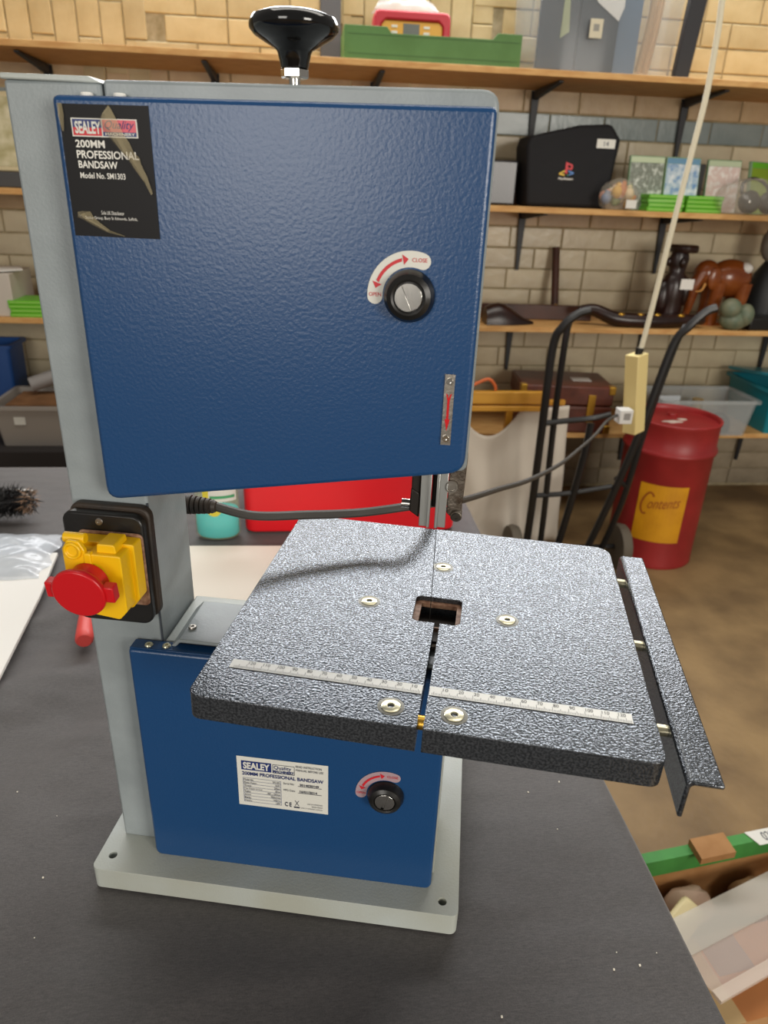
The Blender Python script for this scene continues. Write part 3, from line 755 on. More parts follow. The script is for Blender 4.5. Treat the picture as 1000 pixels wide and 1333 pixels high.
# red plastic box
rbx_ = thing('red_box', 'large bright red plastic container behind the saw blade', 'container', (.03, .93, .7505))
bm = NB(); prism(bm, rrect(-.205, .17, -.12, .12, .02), .215, lambda a, b, t: (a*(1+.06*t), b*(1+.06*t), t)); build('body', bm, mat('bright_red_plastic', 'e0131f', .38), rbx_, bevel=.004)
bm = NB(); prism(bm, rrect(-.213, .178, -.128, .128, .022), .02, lambda a, b, t: (a, b, .215+t)); build('lid', bm, MATS['bright_red_plastic'], rbx_, bevel=.003)

# ================================================================== ROOM OBJECTS
# oil drum
dr = thing('oil_drum', 'red steel oil drum with yellow script label, standing before the shelves', 'drum', (1.31, 2.12, 0))
DR = mat('red_drum_paint', 'a32a2b', .42, bump=.15, bscale=40, col2='8c2223', cscale=7)
bm = NB(); lathe(bm, [(0, .012), (.155, .012), (.157, 0), (.163, 0), (.165, .006), (.163, .015), (.163, .445), (.17, .452), (.172, .459), (.17, .466), (.163, .473), (.163, .555), (.167, .562), (.167, .571), (.161, .573), (.157, .570), (.156, .556), (0, .556)], 56)
build('drum_body', bm, DR, dr, ang=50)
bm = NB(); lathe(bm, [(.02, .556), (.02, .562), (.016, .565), (0, .565)], 20, Matrix.Translation((.02, .06, 0)), cap=False); build('bung', bm, DR, dr)
bm = NB(); ellipsoid(bm, (-.02, -.03, .556), (.04, .014, .004), 14, 6, noise=.25, rng=random.Random(2)); ellipsoid(bm, (.03, .0, .556), (.02, .01, .003), 12, 6, noise=.25, rng=random.Random(3)); build('white_splash', bm, mat('white_residue', 'cbb9ac', .7), dr)
def cyl(a, b, r=.1638): 
    th = -pi/2+RAD(-22)+a/.163
    return (r*cos(th), r*sin(th), b)
bm = NB(); n = 12
for k in range(n):
    a0, a1 = -.092+.178*k/n, -.092+.178*(k+1)/n
    bm.faces.new([bm.verts.new(cyl(a, b)) for a, b in ((a0, .115), (a1, .115), (a1, .345), (a0, .345))])
lab = build('drum_label', bm, mat('yellow_label', 'dd9d12', .5, col2='cf8f10', cscale=14), dr, smooth=False)
bm = NB()
cc = lambda a, b: cyl(a, b, .1645)
cp = [(-.035, .298), (-.045, .312), (-.06, .305), (-.074, .275), (-.076, .245), (-.066, .225), (-.054, .228)]
sp = smoothpath([(a, 0, b) for a, b in cp], 6)
for p, q in zip(sp, sp[1:]):
    d = (q-p).normalized(); nrm = Vector((-d.z, 0, d.x))*.0035
    flat(bm, [((p+nrm).x, (p+nrm).z), ((q+nrm).x, (q+nrm).z), ((q-nrm).x, (q-nrm).z), ((p-nrm).x, (p-nrm).z)], cc)
build('initial', bm, mat('print_brown_red', '9c4a12', .6), lab, smooth=False); bm = NB()
textmesh(bm, 'ontents', -.052, .062, .255, .288, lambda a, b: cc(a, b+a*.15), shear=.35)
build('lettering', bm, mat('print_brown_red', '9c4a12', .6), lab, smooth=False)

# hand truck
HT = mat('black_tube_steel', '1a1a1b', .35, spec=.5)
ht = thing('hand_truck', 'black tubular steel sack truck leaning beside the red drum', 'hand truck', (.93, 1.92, 0))
def H(name, pts, r, n=6, m=HT):
    bm = NB(); tube(bm, [Vector(p)-Vector((.93, 1.92, 0)) for p in smoothpath(pts, n)], r, 10); return build(name, bm, m, ht)
H('side_rail', [(.82, 1.88, .985), (.785, 1.885, .972), (.742, 1.89, .93), (.722, 1.9, .86), (.722, 1.9, .6), (.73, 1.92, .3), (.738, 1.95, .06)], .0135)
H('side_rail', [(.785, 1.93, .95), (.772, 1.93, .90), (.772, 1.93, .6), (.785, 1.94, .3), (.80, 1.97, .06)], .011)
H('side_rail', [(1.235, 1.88, 1.0), (1.205, 1.885, .985), (1.16, 1.89, .935), (1.125, 1.9, .87), (1.075, 1.9, .6), (1.025, 1.92, .34), (.975, 1.96, .08)], .0135)
H('side_rail', [(1.175, 1.93, .935), (1.15, 1.93, .87), (1.105, 1.93, .6), (1.075, 1.94, .3), (1.045, 1.98, .08)], .011)
H('back_strut', [(.905, 1.93, .60), (.895, 1.93, .45), (.865, 1.95, .15), (.855, 1.97, .06)], .013)
H('cross_bar', [(.725, 1.91, .605), (.80, 1.92, .61), (.905, 1.93, .618), (.965, 1.92, .635)], .010)
H('cross_bar', [(.73, 1.93, .33), (.87, 1.94, .335), (1.02, 1.93, .365)], .0095)
H('cross_bar', [(1.025, 1.92, .40), (1.085, 1.94, .355)], .009, 2)
H('axle', [(.70, 1.99, .09), (1.12, 1.99, .09)], .009, 2)
for x in (.70, 1.12):
    bm = NB(); lathe(bm, [(.0, -.02), (.06, -.02), (.085, -.018), (.09, 0), (.085, .018), (.06, .02), (0, .02)], 28, Matrix.Translation((x-.93, .07, .09)) @ Matrix.Rotation(RAD(90), 4, 'Y')); build('wheel', bm, mat('dusty_tyre', '5f574a', .7), ht)
bm = NB(); box(bm, -.2, .12, -.16, .06, .002, .008); build('toe_plate', bm, HT, ht)

# hanging socket strip on its flex
hs = thing('hanging_socket_strip', 'cream socket strip hanging on a white flex before the red drum', 'socket strip', (.910, 1.62, .672))
CREAM = mat('cream_plastic', 'e3cf8f', .45)
HR = Matrix.Rotation(RAD(-7), 4, 'Y') @ Matrix.Rotation(RAD(-28), 4, 'Z')
bm = NB(); box(bm, -.027, .022, -.02, .024, 0, .235, 0, None)
for v in bm.verts: v.co = Matrix.Rotation(RAD(-8), 3, 'Y') @ (Matrix.Rotation(RAD(32), 3, 'Z') @ v.co)
build('socket_bar', bm, CREAM, hs, bevel=.002)
bm = NB(); o_ = Vector((.893, 1.62, .672))
tube(bm, [Vector(p)-o_ for p in smoothpath([(.862, 1.62, .902), (.868, 1.62, .935), (.878, 1.62, 1.05), (.892, 1.62, 1.25), (.905, 1.62, 1.42), (.914, 1.62, 1.55), (.912, 1.62, 1.68), (.908, 1.62, 1.80), (.93, 1.62, 2.2), (.93, 1.62, 3.0)], 8)], .0072, 10); build('flex', bm, mat('white_flex', 'd9d2b8', .5), hs)
bm = NB(); tube(bm, [Vector((.861, 1.62, .895))-o_, Vector((.863, 1.62, .922))-o_], .011, 10); build('cord_grip', bm, BLACKP, hs)

# yellow rail with white cloth sack, standing before the lowest shelf
ws = thing('laundry_stand', 'white cloth sack hanging from a yellow wooden rail beside the sack truck', 'laundry bag', (.72, 2.18, 0))
YW = mat('yellow_varnished_wood', 'd39b33', .4, col2='c08526', cscale=20, stretch=(.2, 1, 1))
bm = NB(); box(bm, -.23, .085, -.04, -.015, .605, .65); box(bm, -.23, .085, -.045, -.012, .578, .598); build('rail', bm, YW, ws, bevel=.003)
for x, y in ((-.215, .03), (-.02, .05), (.155, .03)):
    bm = NB(); box(bm, x-.012, x+.012, y-.012, y+.012, 0, .60); build('post', bm, YW, ws, bevel=.002)
bm = NB(); box(bm, -.23, .19, .03, .05, .58, .60); build('rear_rail', bm, YW, ws, bevel=.002)
bm = NB(); n = 44; g = []
for j in range(31):
    row = []; t = j/30
    for i in range(n+1):
        u = i/n; x = -.225+.44*u*(1-.06*(1-t)) ; sag = .10*(1-(2*min(u/.55, 1)-1)**2 if u < .55 else 0)
        top = .575-sag+(.02*max(0, u-.6)/.4)
        z = top*(1-t)+.03*t
        y = -.02+.018*sin(u*19+t*2)*t*.8+.03*MN.noise(Vector((u*4, t*3, 2)))*(.3+t)-.02*t
        row.append(bm.verts.new((x, y, z)))
    g.append(row)
for j in range(30):
    for i in range(n): bm.faces.new((g[j][i], g[j][i+1], g[j+1][i+1], g[j+1][i]))
o = build('cloth_sack', bm, mat('white_cotton', 'd3cabc', .85, bump=.2, bscale=80, bdist=.002), ws, ang=180); md = o.modifiers.new('s', 'SOLIDIFY'); md.thickness = .003
bm = NB(); tube(bm, smoothpath([(-.222, -.02, .652), (-.17, -.02, .678), (-.13, -.02, .692), (-.105, -.02, .67), (-.10, -.02, .652)], 5), .006, 8); build('orange_strap', bm, mat('orange_strap', 'd36a35', .5), ws)

# brown suitcase
sc = thing('suitcase', 'brown leather case with brass clasps on the lowest shelf', 'suitcase', (1.02, 2.56, SH[3]), RAD(-6))
BRN = mat('brown_leather', '6b3524', .4, col2='54281b', cscale=18, bump=.2, bscale=60)
bm = NB(); box(bm, -.20, .185, -.13, .13, .0, .115); build('case_body', bm, BRN, sc, bevel=.008)
bm = NB(); box(bm, -.20, .185, -.13, .13, .117, .20); build('case_lid', bm, BRN, sc, bevel=.008)
for x in (.095,):
    bm = NB(); box(bm, x-.015, x+.015, -.136, -.128, .05, .165); build('clasp', bm, BRASS, sc, bevel=.001)
for x in (-.2, .165): 
    for z in (.0, .165):
        bm = NB(); box(bm, x-.003, x+.024, -.134, -.1, z+.002, z+.037); build('corner', bm, BRASS, sc, bevel=.003)
bm = NB(); box(bm, .03, .11, -.04, .02, .2, .2015); build('paper_tag', bm, PAPER, sc)

def openbox(name, label, cat, c, sx, sy, h, m, rz=0, th=.004, taper=.9, lip=.012, group=None):
    t = thing(name, label, cat, c, rz, group)
    bm = NB(); n = 0
    lo = rrect(-sx/2*taper, sx/2*taper, -sy/2*taper, sy/2*taper, .012, 3); hi = rrect(-sx/2, sx/2, -sy/2, sy/2, .014, 3)
    lo2 = rrect(-sx/2*taper+th, sx/2*taper-th, -sy/2*taper+th, sy/2*taper-th, .012, 3); hi2 = rrect(-sx/2+th, sx/2-th, -sy/2+th, sy/2-th, .014, 3)
    R = [[bm.verts.new((a, b, z)) for a, b in pp] for pp, z in ((lo, 0), (hi, h), (hi2, h), (lo2, th))]
    for A, B in zip(R, R[1:]):
        for i in range(len(A)): bm.faces.new((A[i], A[(i+1) % len(A)], B[(i+1) % len(A)], B[i]))
    bm.faces.new(R[0]); bm.faces.new(R[3])
    build('tub_body', bm, m, t)
    if lip:
        bm = NB(); plate(bm, rrect(-sx/2-lip, sx/2+lip, -sy/2-lip, sy/2+lip, .016, 3), [rrect(-sx/2, sx/2, -sy/2, sy/2, .014, 3)], h-.012, h+.001); build('rim', bm, m, t)
    return t
# clear box with oddments and teal crate
openbox('storage_box', 'low clear storage box behind the red drum on the lowest shelf', 'storage box', (1.60, 2.50, SH[3]), .42, .24, .155, CLEAR)
bm = NB(); lathe(bm, [(0, 0), (.045, 0), (.05, .02), (.042, .05), (.02, .075), (0, .08)], 24); tag(build('dark_pot', bm, mat('dark_pot', '3c3a3c', .35), None, (1.70, 2.46, SH[3]+.006)), 'dark round pot inside the low clear storage box', 'pot')
bm = NB(); lathe(bm, [(0, 0), (.03, 0), (.034, .06), (.02, .10), (.024, .12), (0, .12)], 20); tag(build('brass_ornament', bm, mat('tan_brass', 'b59a62', .35, metal=.5), None, (1.62, 2.52, SH[3]+.006)), 'small tan ornament inside the low clear storage box', 'ornament')
bm = NB(); box(bm, -.06, .06, -.01, .01, 0, .13); tag(build('white_card', bm, mat('pale_blue_card', 'c6cdd2', .6), None, (1.48, 2.52, SH[3]+.006), (RAD(-6), 0, 0)), 'pale card standing inside the low clear storage box', 'card')
TEAL = mat('teal_plastic', '0f7f8f', .38)
tc_ = openbox('teal_crate', 'teal plastic crate with tilted lid at the end of the lowest shelf', 'crate', (2.06, 2.58, SH[3]), .36, .34, .19, TEAL)
bm = NB(); prism(bm, rrect(-.20, .2, -.2, .17, .02), .014, lambda a, b, t: (a, b, .218+t-b*.12+a*-.05)); build('crate_lid', bm, mat('teal_lid', '1a93ab', .35), tc_, bevel=.003)
bm = NB(); tube(bm, [(-.2, -.196, .236+.03), (.2, -.196, .216+.03)], .007, 8); build('lid_edge', bm, BLACKP, tc_)

# ---- shelf 3: carvings
DW = mat('dark_carved_wood', '2c1712', .3, col2='1d0f0c', cscale=20, bump=.3, bscale=60)
DB = mat('dark_brown_wood', '4a281b', .4, col2='38201a', cscale=14)
Z3 = SH[2]
bm = NB()
gr = []
for j in range(9):
    t = j/8; row = []
    for i in range(17):
        a = pi*i/16; L = .10*(1-.0*t)
        row.append(bm.verts.new((-.1+.2*t, .05*cos(a)*(1-t**3*.9), .001+.085*sin(a)*(1-t*t*.8)*(.75+.25*sin(t*5)))))
    gr.append(row)
for j in range(8):
    for i in range(16): bm.faces.new((gr[j][i], gr[j][i+1], gr[j+1][i+1], gr[j+1][i]))
bm.faces.new(gr[0]); bm.faces.new(gr[-1])
for j in range(8): bm.faces.new((gr[j][0], gr[j][16], gr[j+1][16], gr[j+1][0]))
tag(build('folded_leather_cap', bm, DW, None, (.735, 2.49, Z3), ang=60), 'low dark leather cap with folded point, beside the long brown board', 'cap')
bm = NB(); box(bm, -.3, .16, -.01, .012, 0, .06); tag(build('brown_board', bm, DB, None, (.95, 2.6, Z3), (0, RAD(0), RAD(-3)), bevel=.004), 'long brown wooden board lying on edge behind the leather cap', 'board')
bm = NB(); tube(bm, [(0, 0, 0), (-.0, .09, .27)], .016, 14); rod = thing('wooden_rod', 'upright dark wooden rod with brass foot leaning on the wall', 'rod', (.985, 2.68, Z3)); build('shaft', bm, DB, rod)
bm = NB(); tube(bm, [(0, -.012, .0), (-.0, .004, .05)], .009, 10); build('foot', bm, BRASS, rod)
bw = thing('carved_bow', 'long dark curved carving with brass spots on the shelf front', 'carving', (1.26, 2.47, Z3))
bm = NB(); pts = smoothpath([(-.24, .03, .055), (-.18, .02, .06), (-.1, .0, .032), (0, -.01, .026), (.1, -.01, .026), (.2, 0, .03), (.28, .01, .03)], 6)
tube(bm, pts, [.018+.012*sin(pi*i/(len(pts)-1)) for i in range(len(pts))], 12)
for v in bm.verts: v.co.z = max(v.co.z, .0)
build('stem', bm, DW, bw)
for x in (-.08, .0, .07, .17):
    bm = NB(); ellipsoid(bm, (x, -.018, .05), (.016, .009, .007), 12, 8); build('brass_spot', bm, BRASS, bw)
st = thing('carved_figure', 'tall dark wooden figure with flat hat and white tag', 'statue', (1.425, 2.55, Z3))
bm = NB()
lathe(bm, [(0, 0), (.05, 0), (.052, .02), (.046, .05), (.05, .1), (.055, .15), (.044, .19), (.03, .205), (.036, .23), (.04, .26), (.032, .285), (.0, .29)], 24)
for v in bm.verts: v.co.y *= .8
ellipsoid(bm, (-.045, 0, .1), (.035, .035, .08), 14, 10); ellipsoid(bm, (.04, -.01, .13), (.02, .03, .06), 12, 8); ellipsoid(bm, (0, -.035, .245), (.012, .012, .02), 10, 8); ellipsoid(bm, (-.04, 0, .245), (.012, .01, .018), 10, 6)
build('body', bm, DW, st, ang=60)
bm = NB(); lathe(bm, [(0, .283), (.052, .283), (.056, .29), (.056, .303), (.05, .31), (0, .31)], 28, Matrix.Translation((.012, 0, 0))); build('hat', bm, DW, st)
bm = NB(); box(bm, .0, .055, -.052, -.05, .145, .185); build('white_tag', bm, PAPER, st)
el = thing('wooden_elephant', 'polished orange-brown wooden elephant with white sticker', 'carving', (1.635, 2.58, Z3))
OW = mat('orange_polished_wood', '8a4a1e', .22, col2='6e3413', cscale=16, stretch=(.4, 1, 1))
bm = NB()
ellipsoid(bm, (.035, 0, .185), (.095, .06, .075), 24, 16)
ellipsoid(bm, (-.065, 0, .20), (.055, .045, .055), 20, 14); ellipsoid(bm, (-.05, -.045, .185), (.03, .01, .045), 14, 10)
tube(bm, smoothpath([(-.09, -.01, .2), (-.112, -.012, .15), (-.12, -.012, .09), (-.125, -.012, .05), (-.135, -.012, .03)], 4), [.03-.02*i/16 for i in range(17)], 12)
for x, y in ((-.02, -.03), (-.02, .03), (.09, -.03), (.09, .03)): tube(bm, [(x, y, .17), (x-.004, y, .08), (x-.006, y, .0)], [.034, .026, .028], 12)
box(bm, -.07, .13, -.05, .05, 0, .012)
build('body', bm, OW, el, ang=70)
bm = NB(); ellipsoid(bm, (.085, -.012, .226), (.03, .045, .024), 12, 8); build('sticker', bm, PAPER, el)
bm = NB(); tube(bm, smoothpath([(-.085, -.042, .165), (-.10, -.05, .14), (-.125, -.05, .135)], 4), [.006-.0005*i for i in range(9)], 8); build('tusk', bm, mat('tusk_tan', 'c98f4a', .3), el)
gs = mat('green_soapstone', '5a6a56', .5, col2='787a62', cscale=25)
bm = NB(); ellipsoid(bm, (0, 0, .04), (.06, .04, .042), 16, 12); ellipsoid(bm, (-.03, -.01, .085), (.042, .036, .04), 16, 12); ellipsoid(bm, (.035, -.012, .06), (.035, .035, .045), 14, 10)
tag(build('soapstone_figure', bm, gs, None, (1.655, 2.45, Z3-.001)), 'small rounded green soapstone figure in front of the elephant', 'figurine')
bm = NB(); box(bm, -.09, .13, -.04, .05, 0, .05); tag(build('black_case', bm, BLACKP, None, (1.80, 2.475, Z3), (0, 0, .1), bevel=.006), 'flat black case lying beside the green soapstone figure', 'case')
bust = thing('stone_bust', 'dark figure with grey stone head at the end of the carvings', 'statue', (1.87, 2.62, Z3))
bm = NB(); lathe(bm, [(0, 0), (.07, 0), (.075, .1), (.06, .2), (.03, .25), (0, .26)], 20); build('torso', bm, mat('near_black_stone', '1d1f20', .5), bust)
bm = NB(); ellipsoid(bm, (-.005, 0, .32), (.055, .055, .075), 18, 14); build('head', bm, mat('grey_stone', '77726a', .7, col2='8b867c', cscale=30), bust)

# ---- shelf 2
Z2 = SH[1]
pb = thing('console_bag', 'black fabric console bag with small coloured emblem and white tag', 'bag', (.905, 2.60, Z2))
BAG = mat('black_bag_fabric', '17171a', .7, bump=.3, bscale=30, bdist=.006, spec=.3)
bm = NB()
prof = roundpoly([(-.145, 0), (.165, 0), (.188, .235), (.145, .285), (.03, .278), (-.155, .235), (-.165, .20)], [.02, .02, .03, .03, .03, .02, .02], 4)
prism(bm, prof, .16, lambda a, b, t: (a, -.09+t, b))
bmesh.ops.subdivide_edges(bm, edges=bm.edges[:], cuts=1)
o = build('bag_body', bm, BAG, pb, bevel=.025, seg=4, ang=60)
bm = NB(); fy = lambda a, b: (a, -.0925, b)
quad(bm, .095, .165, .205, .235, fy, 0); build('price_tag', bm, WPRINT, pb, smooth=False)
bm = NB(); fz2 = lambda a, b: (a, -.0935, b)
textmesh(bm, '14', .122, .14, .212, .228, fz2); build('tag_number', bm, DPRINT, pb, smooth=False)
bm = NB()
flat(bm, [(-.012, .118), (-.003, .114), (-.003, .152), (-.012, .156)], fy, 0); flat(bm, [(-.003, .152), (-.003, .146), (.010, .142), (.006, .134), (-.003, .138), (-.003, .132), (.012, .128), (.017, .138), (.014, .147)], fy, 0)
flat(bm, [(-.034, .118), (-.012, .128), (-.012, .122), (-.026, .117), (-.012, .114), (-.012, .108), (-.034, .112)], fy, 1)
flat(bm, [(.0, .128), (.022, .122), (.022, .116), (.0, .108), (.0, .113), (.013, .118), (.0, .122)], fy, 2); flat(bm, [(-.002, .113), (.006, .116), (.004, .110), (-.002, .107)], fy, 3)
textmesh(bm, 'PlayStation', -.034, .022, .093, .103, fy, 4, bold=.02)
build('emblem', bm, [RPRINT, mat('emblem_yellow', 'd6b23a', .5), mat('emblem_blue', '4a78b5', .5), mat('emblem_green', '4a9a7a', .5), WHITE], pb, smooth=False)
bm = NB(); box(bm, -.075, .07, -.1, .1, 0, .155); tag(build('black_box', bm, mat('smoky_black_plastic', '29272a', .25), None, (.66, 2.66, Z2), bevel=.008), 'glossy black plastic box left of the console bag', 'box')
fg = thing('figurine_bag', 'little painted animal figurines in a clear bag before the black bag', 'figurines', (1.09, 2.425+.03, Z2))
rf = random.Random(17)
FC = [mat('fig_%s' % n, c, .5) for n, c in (('orange', 'b9713f'), ('cream', 'd9c39a'), ('grey', '7f8797'), ('green', '93a06a'), ('pink', 'c48a75'), ('yellow', 'cf9f3c'))]
for i in range(16):
    x, z = rf.uniform(-.055, .055), rf.uniform(.015, .075); z = min(z, .10-abs(x-.01)*.9)
    bm = NB(); r = rf.uniform(.012, .022); ellipsoid(bm, (x, rf.uniform(-.03, .02), max(r, z)), (r, r, r*1.1), 12, 8); ellipsoid(bm, (x+.3*r, -.01, max(r, z)+r), (r*.6, r*.6, r*.6), 10, 6); build('figurine', bm, FC[i % 6], fg)
bm = NB(); box(bm, .012, .052, -.0555, -.0545, .008, .036); build('price_tag', bm, WPRINT, fg)
bm = NB(); ellipsoid(bm, (0, -.005, .045), (.075, .048, .06), 18, 12, noise=.06, rng=rf)
for v in bm.verts: v.co.z = max(v.co.z, .001)
build('bag_film', bm, clearmat('thin_bag', 'e8e2d2', .16, .15), fg)
def cover(name, c1, c2, c3, sc_):
    m = mat(name, c1, .25)
    nt = m.node_tree; N = nt.nodes; L = nt.links; b = N['Principled BSDF']; tc = N.new('ShaderNodeTexCoord')
    n = N.new('ShaderNodeTexNoise'); n.inputs['Scale'].default_value = sc_; n.inputs['Detail'].default_value = 5; L.new(tc.outputs['Object'], n.inputs['Vector'])
    r = N.new('ShaderNodeValToRGB'); e = r.color_ramp.elements; e[0].position = .36; e[1].position = .66; e[0].color = (*lin(c1), 1); e[1].color = (*lin(c3), 1)
    x = e.new(.5); x.color = (*lin(c2), 1); L.new(n.outputs['Fac'], r.inputs[0]); L.new(r.outputs[0], b.inputs['Base Color']); return m
CG = mat('green_case_plastic', '5fae1c', .3); CW = mat('pale_case_top', 'b9c5a4', .4)
def upright(label, x, m, top, w=.136, h=.19, y=2.50, rz=0, tilt=-8):
    t = thing('game_case', label, 'game case', (x, y, Z2), rz, 'game cases on the shelf')
    t.rotation_euler = (RAD(tilt), 0, rz)
    bm = NB(); box(bm, -w/2, w/2, 0, .014, 0, h); build('case', bm, mat('case_clear_green', '7f9a78', .25), t, bevel=.002)
    bm = NB(); fc = lambda a, b: (a, -.0006, b); quad(bm, -w/2+.003, w/2-.003, .003, h-.024, fc, 0); quad(bm, -w/2+.003, w/2-.003, h-.023, h-.004, fc, 1); build('cover', bm, [m, top], t, smooth=False)
upright('upright game case with grey-green army cover and pale banner', 1.213, cover('cover_grey', '8f958c', '6f7468', 'c9cdc4', 40), CW)
upright('upright game case with blue sky and white building cover', 1.355, cover('cover_blue', '5f86b8', 'a9bac9', 'd9dde2', 35), mat('blue_banner', '5f8aa8', .4))
upright('upright game case with white and pink cover behind the headphones', 1.545, cover('cover_white', 'e0dad4', 'd3b9b0', 'ebe8e2', 26), CW, y=2.545)
upright('green upright game case at the end behind the headphones', 1.72, mat('cover_green', '7d9a1c', .3), CG, rz=.5, y=2.57)
bm = NB(); box(bm, -.02, .02, 0, .1, 0, .17); tag(build('black_case_spine', bm, BLACKP, None, (1.445, 2.56, Z2), bevel=.002), 'black case standing between the blue-sky and white-pink game cases', 'case')
POS = ['bottom', 'second from the bottom', 'third from the bottom', 'topmost']
def stack(xs, y, z0, n, labels, rz=0.):
    for k in range(n):
        t = thing('game_case', labels % POS[k], 'game case', (xs+rf.uniform(-.003, .003), y, z0+k*.0148), rz+rf.uniform(-.03, .03), 'stacked game cases')
        bm = NB(); box(bm, -.07, .07, -.005, .13, 0, .0142); build('case', bm, CG, t, bevel=.0015)
        bm = NB(); box(bm, -.066, .066, -.0056, -.005, .0055, .0095); build('spine', bm, mat('spine_green_dark', '8fc653', .35), t)
stack(1.272, 2.44, Z2, 4, 'green game case, %s of the stack beside the figurines')
stack(1.425, 2.44, Z2, 4, 'green game case, %s of the stack beside the headphones')
bm = NB(); box(bm, -.045, .045, -.01, .08, 0, .04); tag(build('tan_box', bm, mat('tan_carton', 'a58d6c', .7), None, (1.13, 2.56, Z2), bevel=.002), 'small tan carton between figurines and stacked green cases', 'box')
cb = thing('controller_bag', 'black round headphones in a clear bag beside green cases', 'headphones', (1.615, 2.445, Z2))
for x in (-.035, .045):
    bm = NB(); lathe(bm, [(0, 0), (.034, 0), (.04, .01), (.04, .025), (.03, .035), (0, .036)], 24, Matrix.Translation((x, -.02, .041)) @ Matrix.Rotation(RAD(80), 4, 'X')); build('ear_cup', bm, BLACKP, cb)
    bm = NB(); ellipsoid(bm, (x-.01, -.058, .045), (.006, .003, .006), 10, 6); build('stud', bm, CHROME, cb)
bm = NB(); tube(bm, smoothpath([(-.05, 0, .07), (-.045, .01, .11), (.0, .015, .125), (.05, .01, .1), (.06, 0, .06)], 5), .006, 8); build('headband', bm, BLACKP, cb)
bm = NB(); n = 20
ellipsoid(bm, (-.02, -.01, .05), (.14, .065, .075), 22, 14, noise=.08, rng=rf)
for v in bm.verts: v.co.z = max(v.co.z, .001)
build('bag_film', bm, clearmat('thin_bag2', 'cfc8ba', .22, .12), cb)

# left part of shelf 2: leaning picture, dark box
pc = thing('framed_picture', 'cream and green landscape picture standing on the shelf behind the column', 'picture', (-1.13, 2.5, Z2+.052))
bm = NB(); box(bm, -.16, .16, 0, .02, 0, .24); build('frame', bm, mat('cream_frame', 'c9b890', .6), pc, bevel=.003)
bm = NB(); quad(bm, -.145, .145, .015, .225, lambda a, b: (a, -.001, b)); build('painting', bm, cover('landscape_paint', 'd8cba8', 'a3996a', 'e0d6b8', 7), pc, smooth=False)
bm = NB(); box(bm, -.16, .17, -.03, .16, 0, .05); tag(build('dark_box', bm, mat('dark_grey_box', '3b3a3a', .5), None, (-1.13, 2.5, Z2), bevel=.004), 'flat dark grey box under the landscape picture', 'box')

# ---- shelf 1
Z1 = SH[0]
tr = thing('green_tray', 'green plastic tray with low cut-out front on the top shelf', 'tray', (.38, 2.59, Z1))
GT = mat('green_tray_plastic', '4f7a3a', .55, col2='47702f', cscale=12)
bm = NB(); prism(bm, [(-.312, 0), (.29, 0), (.29, .1), (.205, .1), (.19, .082), (-.155, .082), (-.17, .1), (-.312, .1)], .006, XZ(-.13)); build('front_panel', bm, GT, tr, bevel=.001)
bm = NB(); box(bm, -.312, .29, .124, .13, 0, .1); build('rear_panel', bm, GT, tr)
for x in (-.312, .284):
    bm = NB(); box(bm, x, x+.006, -.124, .124, 0, .1); build('side_panel', bm, GT, tr)
bm = NB(); box(bm, -.306, .284, -.124, .124, 0, .005); build('tray_floor', bm, GT, tr)
for z in (.02, .075):
    bm = NB(); box(bm, -.30, .28, -.1312, -.13, z, z+.002); build('rib', bm, mat('green_rib', '3f6630', .6), tr)
rc_ = thing('red_tester', 'red cased yellow meter with grey display sitting in the green tray', 'meter', (.30, 2.56, Z1+.005))
bm = NB(); prism(bm, roundpoly([(-.13, 0), (-.105, 0), (-.105, .11), (-.09, .125), (.09, .125), (.105, .11), (.105, 0), (.13, 0), (.13, .152), (-.13, .152)], [0, 0, .01, .01, .01, .01, 0, 0, .02, .02], 3), .1, XZ(-.05)); build('red_shell', bm, mat('red_case', 'bd2635', .4), rc_, bevel=.006)
bm = NB(); box(bm, -.104, .104, -.042, .04, 0, .124); build('yellow_panel', bm, mat('orange_yellow_panel', 'd9a13a', .45), rc_, bevel=.003)
bm = NB(); box(bm, -.03, .025, -.0445, -.042, .082, .116); build('display', bm, mat('grey_display', '6a6d68', .25), rc_)
for x in (-.06, .05):
    for z in (.09, .107):
        bm = NB(); box(bm, x-.01, x+.01, -.0445, -.042, z-.003, z+.004); build('button', bm, WPRINT, rc_)
o = crumple('plastic_bag', 'crumpled clear plastic bag on top of the red meter', 'plastic bag', (.28, 2.56, Z1+.158), .11, .045, .045, CLEARBAG, 8)
tub = openbox('storage_tub', 'large clear plastic tub full of dark oddments on the top shelf', 'storage tub', (.965, 2.60, Z1), .53, .30, .40, clearmat('clear_tub_plastic', 'b9c2c8', .11, .12), taper=.95)
bm = NB(); box(bm, -.235, -.10, -.118, -.10, .01, .36); tag(build('grey_slate', bm, mat('dark_grey_panel', '4a4b4e', .5), None, (.965, 2.60, Z1), bevel=.003), 'dark grey slate upright inside the large clear tub', 'slate')
bm = NB(); box(bm, -.095, .045, -.112, -.09, .01, .36); tag(build('charcoal_slate', bm, mat('charcoal_panel', '38393c', .5), None, (.965, 2.60, Z1), bevel=.003), 'charcoal slate upright inside the large clear tub beside the hoses', 'slate')
bm = NB(); box(bm, .05, .135, -.08, -.05, .01, .34); tag(build('blue_sheet', bm, mat('blue_grey_film', '5d6d80', .3), None, (.965, 2.60, Z1)), 'blue-grey plastic sheet inside the large clear tub', 'sheet')
for x, w, z0, z1, lb in ((-.16, .03, .10, .26, 'tall torn pale green leaflet low inside the large clear tub'), (-.19, .05, .28, .36, 'broad torn pale green leaflet high inside the large clear tub')):
    bm = NB(); prism(bm, [(0, z0), (w, z0+.02), (w*.6, z1), (w*.1, z1-.03)], .003, lambda a, b, t: (.965+x+a, 2.477+t, Z1+b)); tag(build('green_leaflet', bm, mat('pale_green_paper', 'aab087', .6)), lb, 'paper', 'green leaflets in the clear tub')
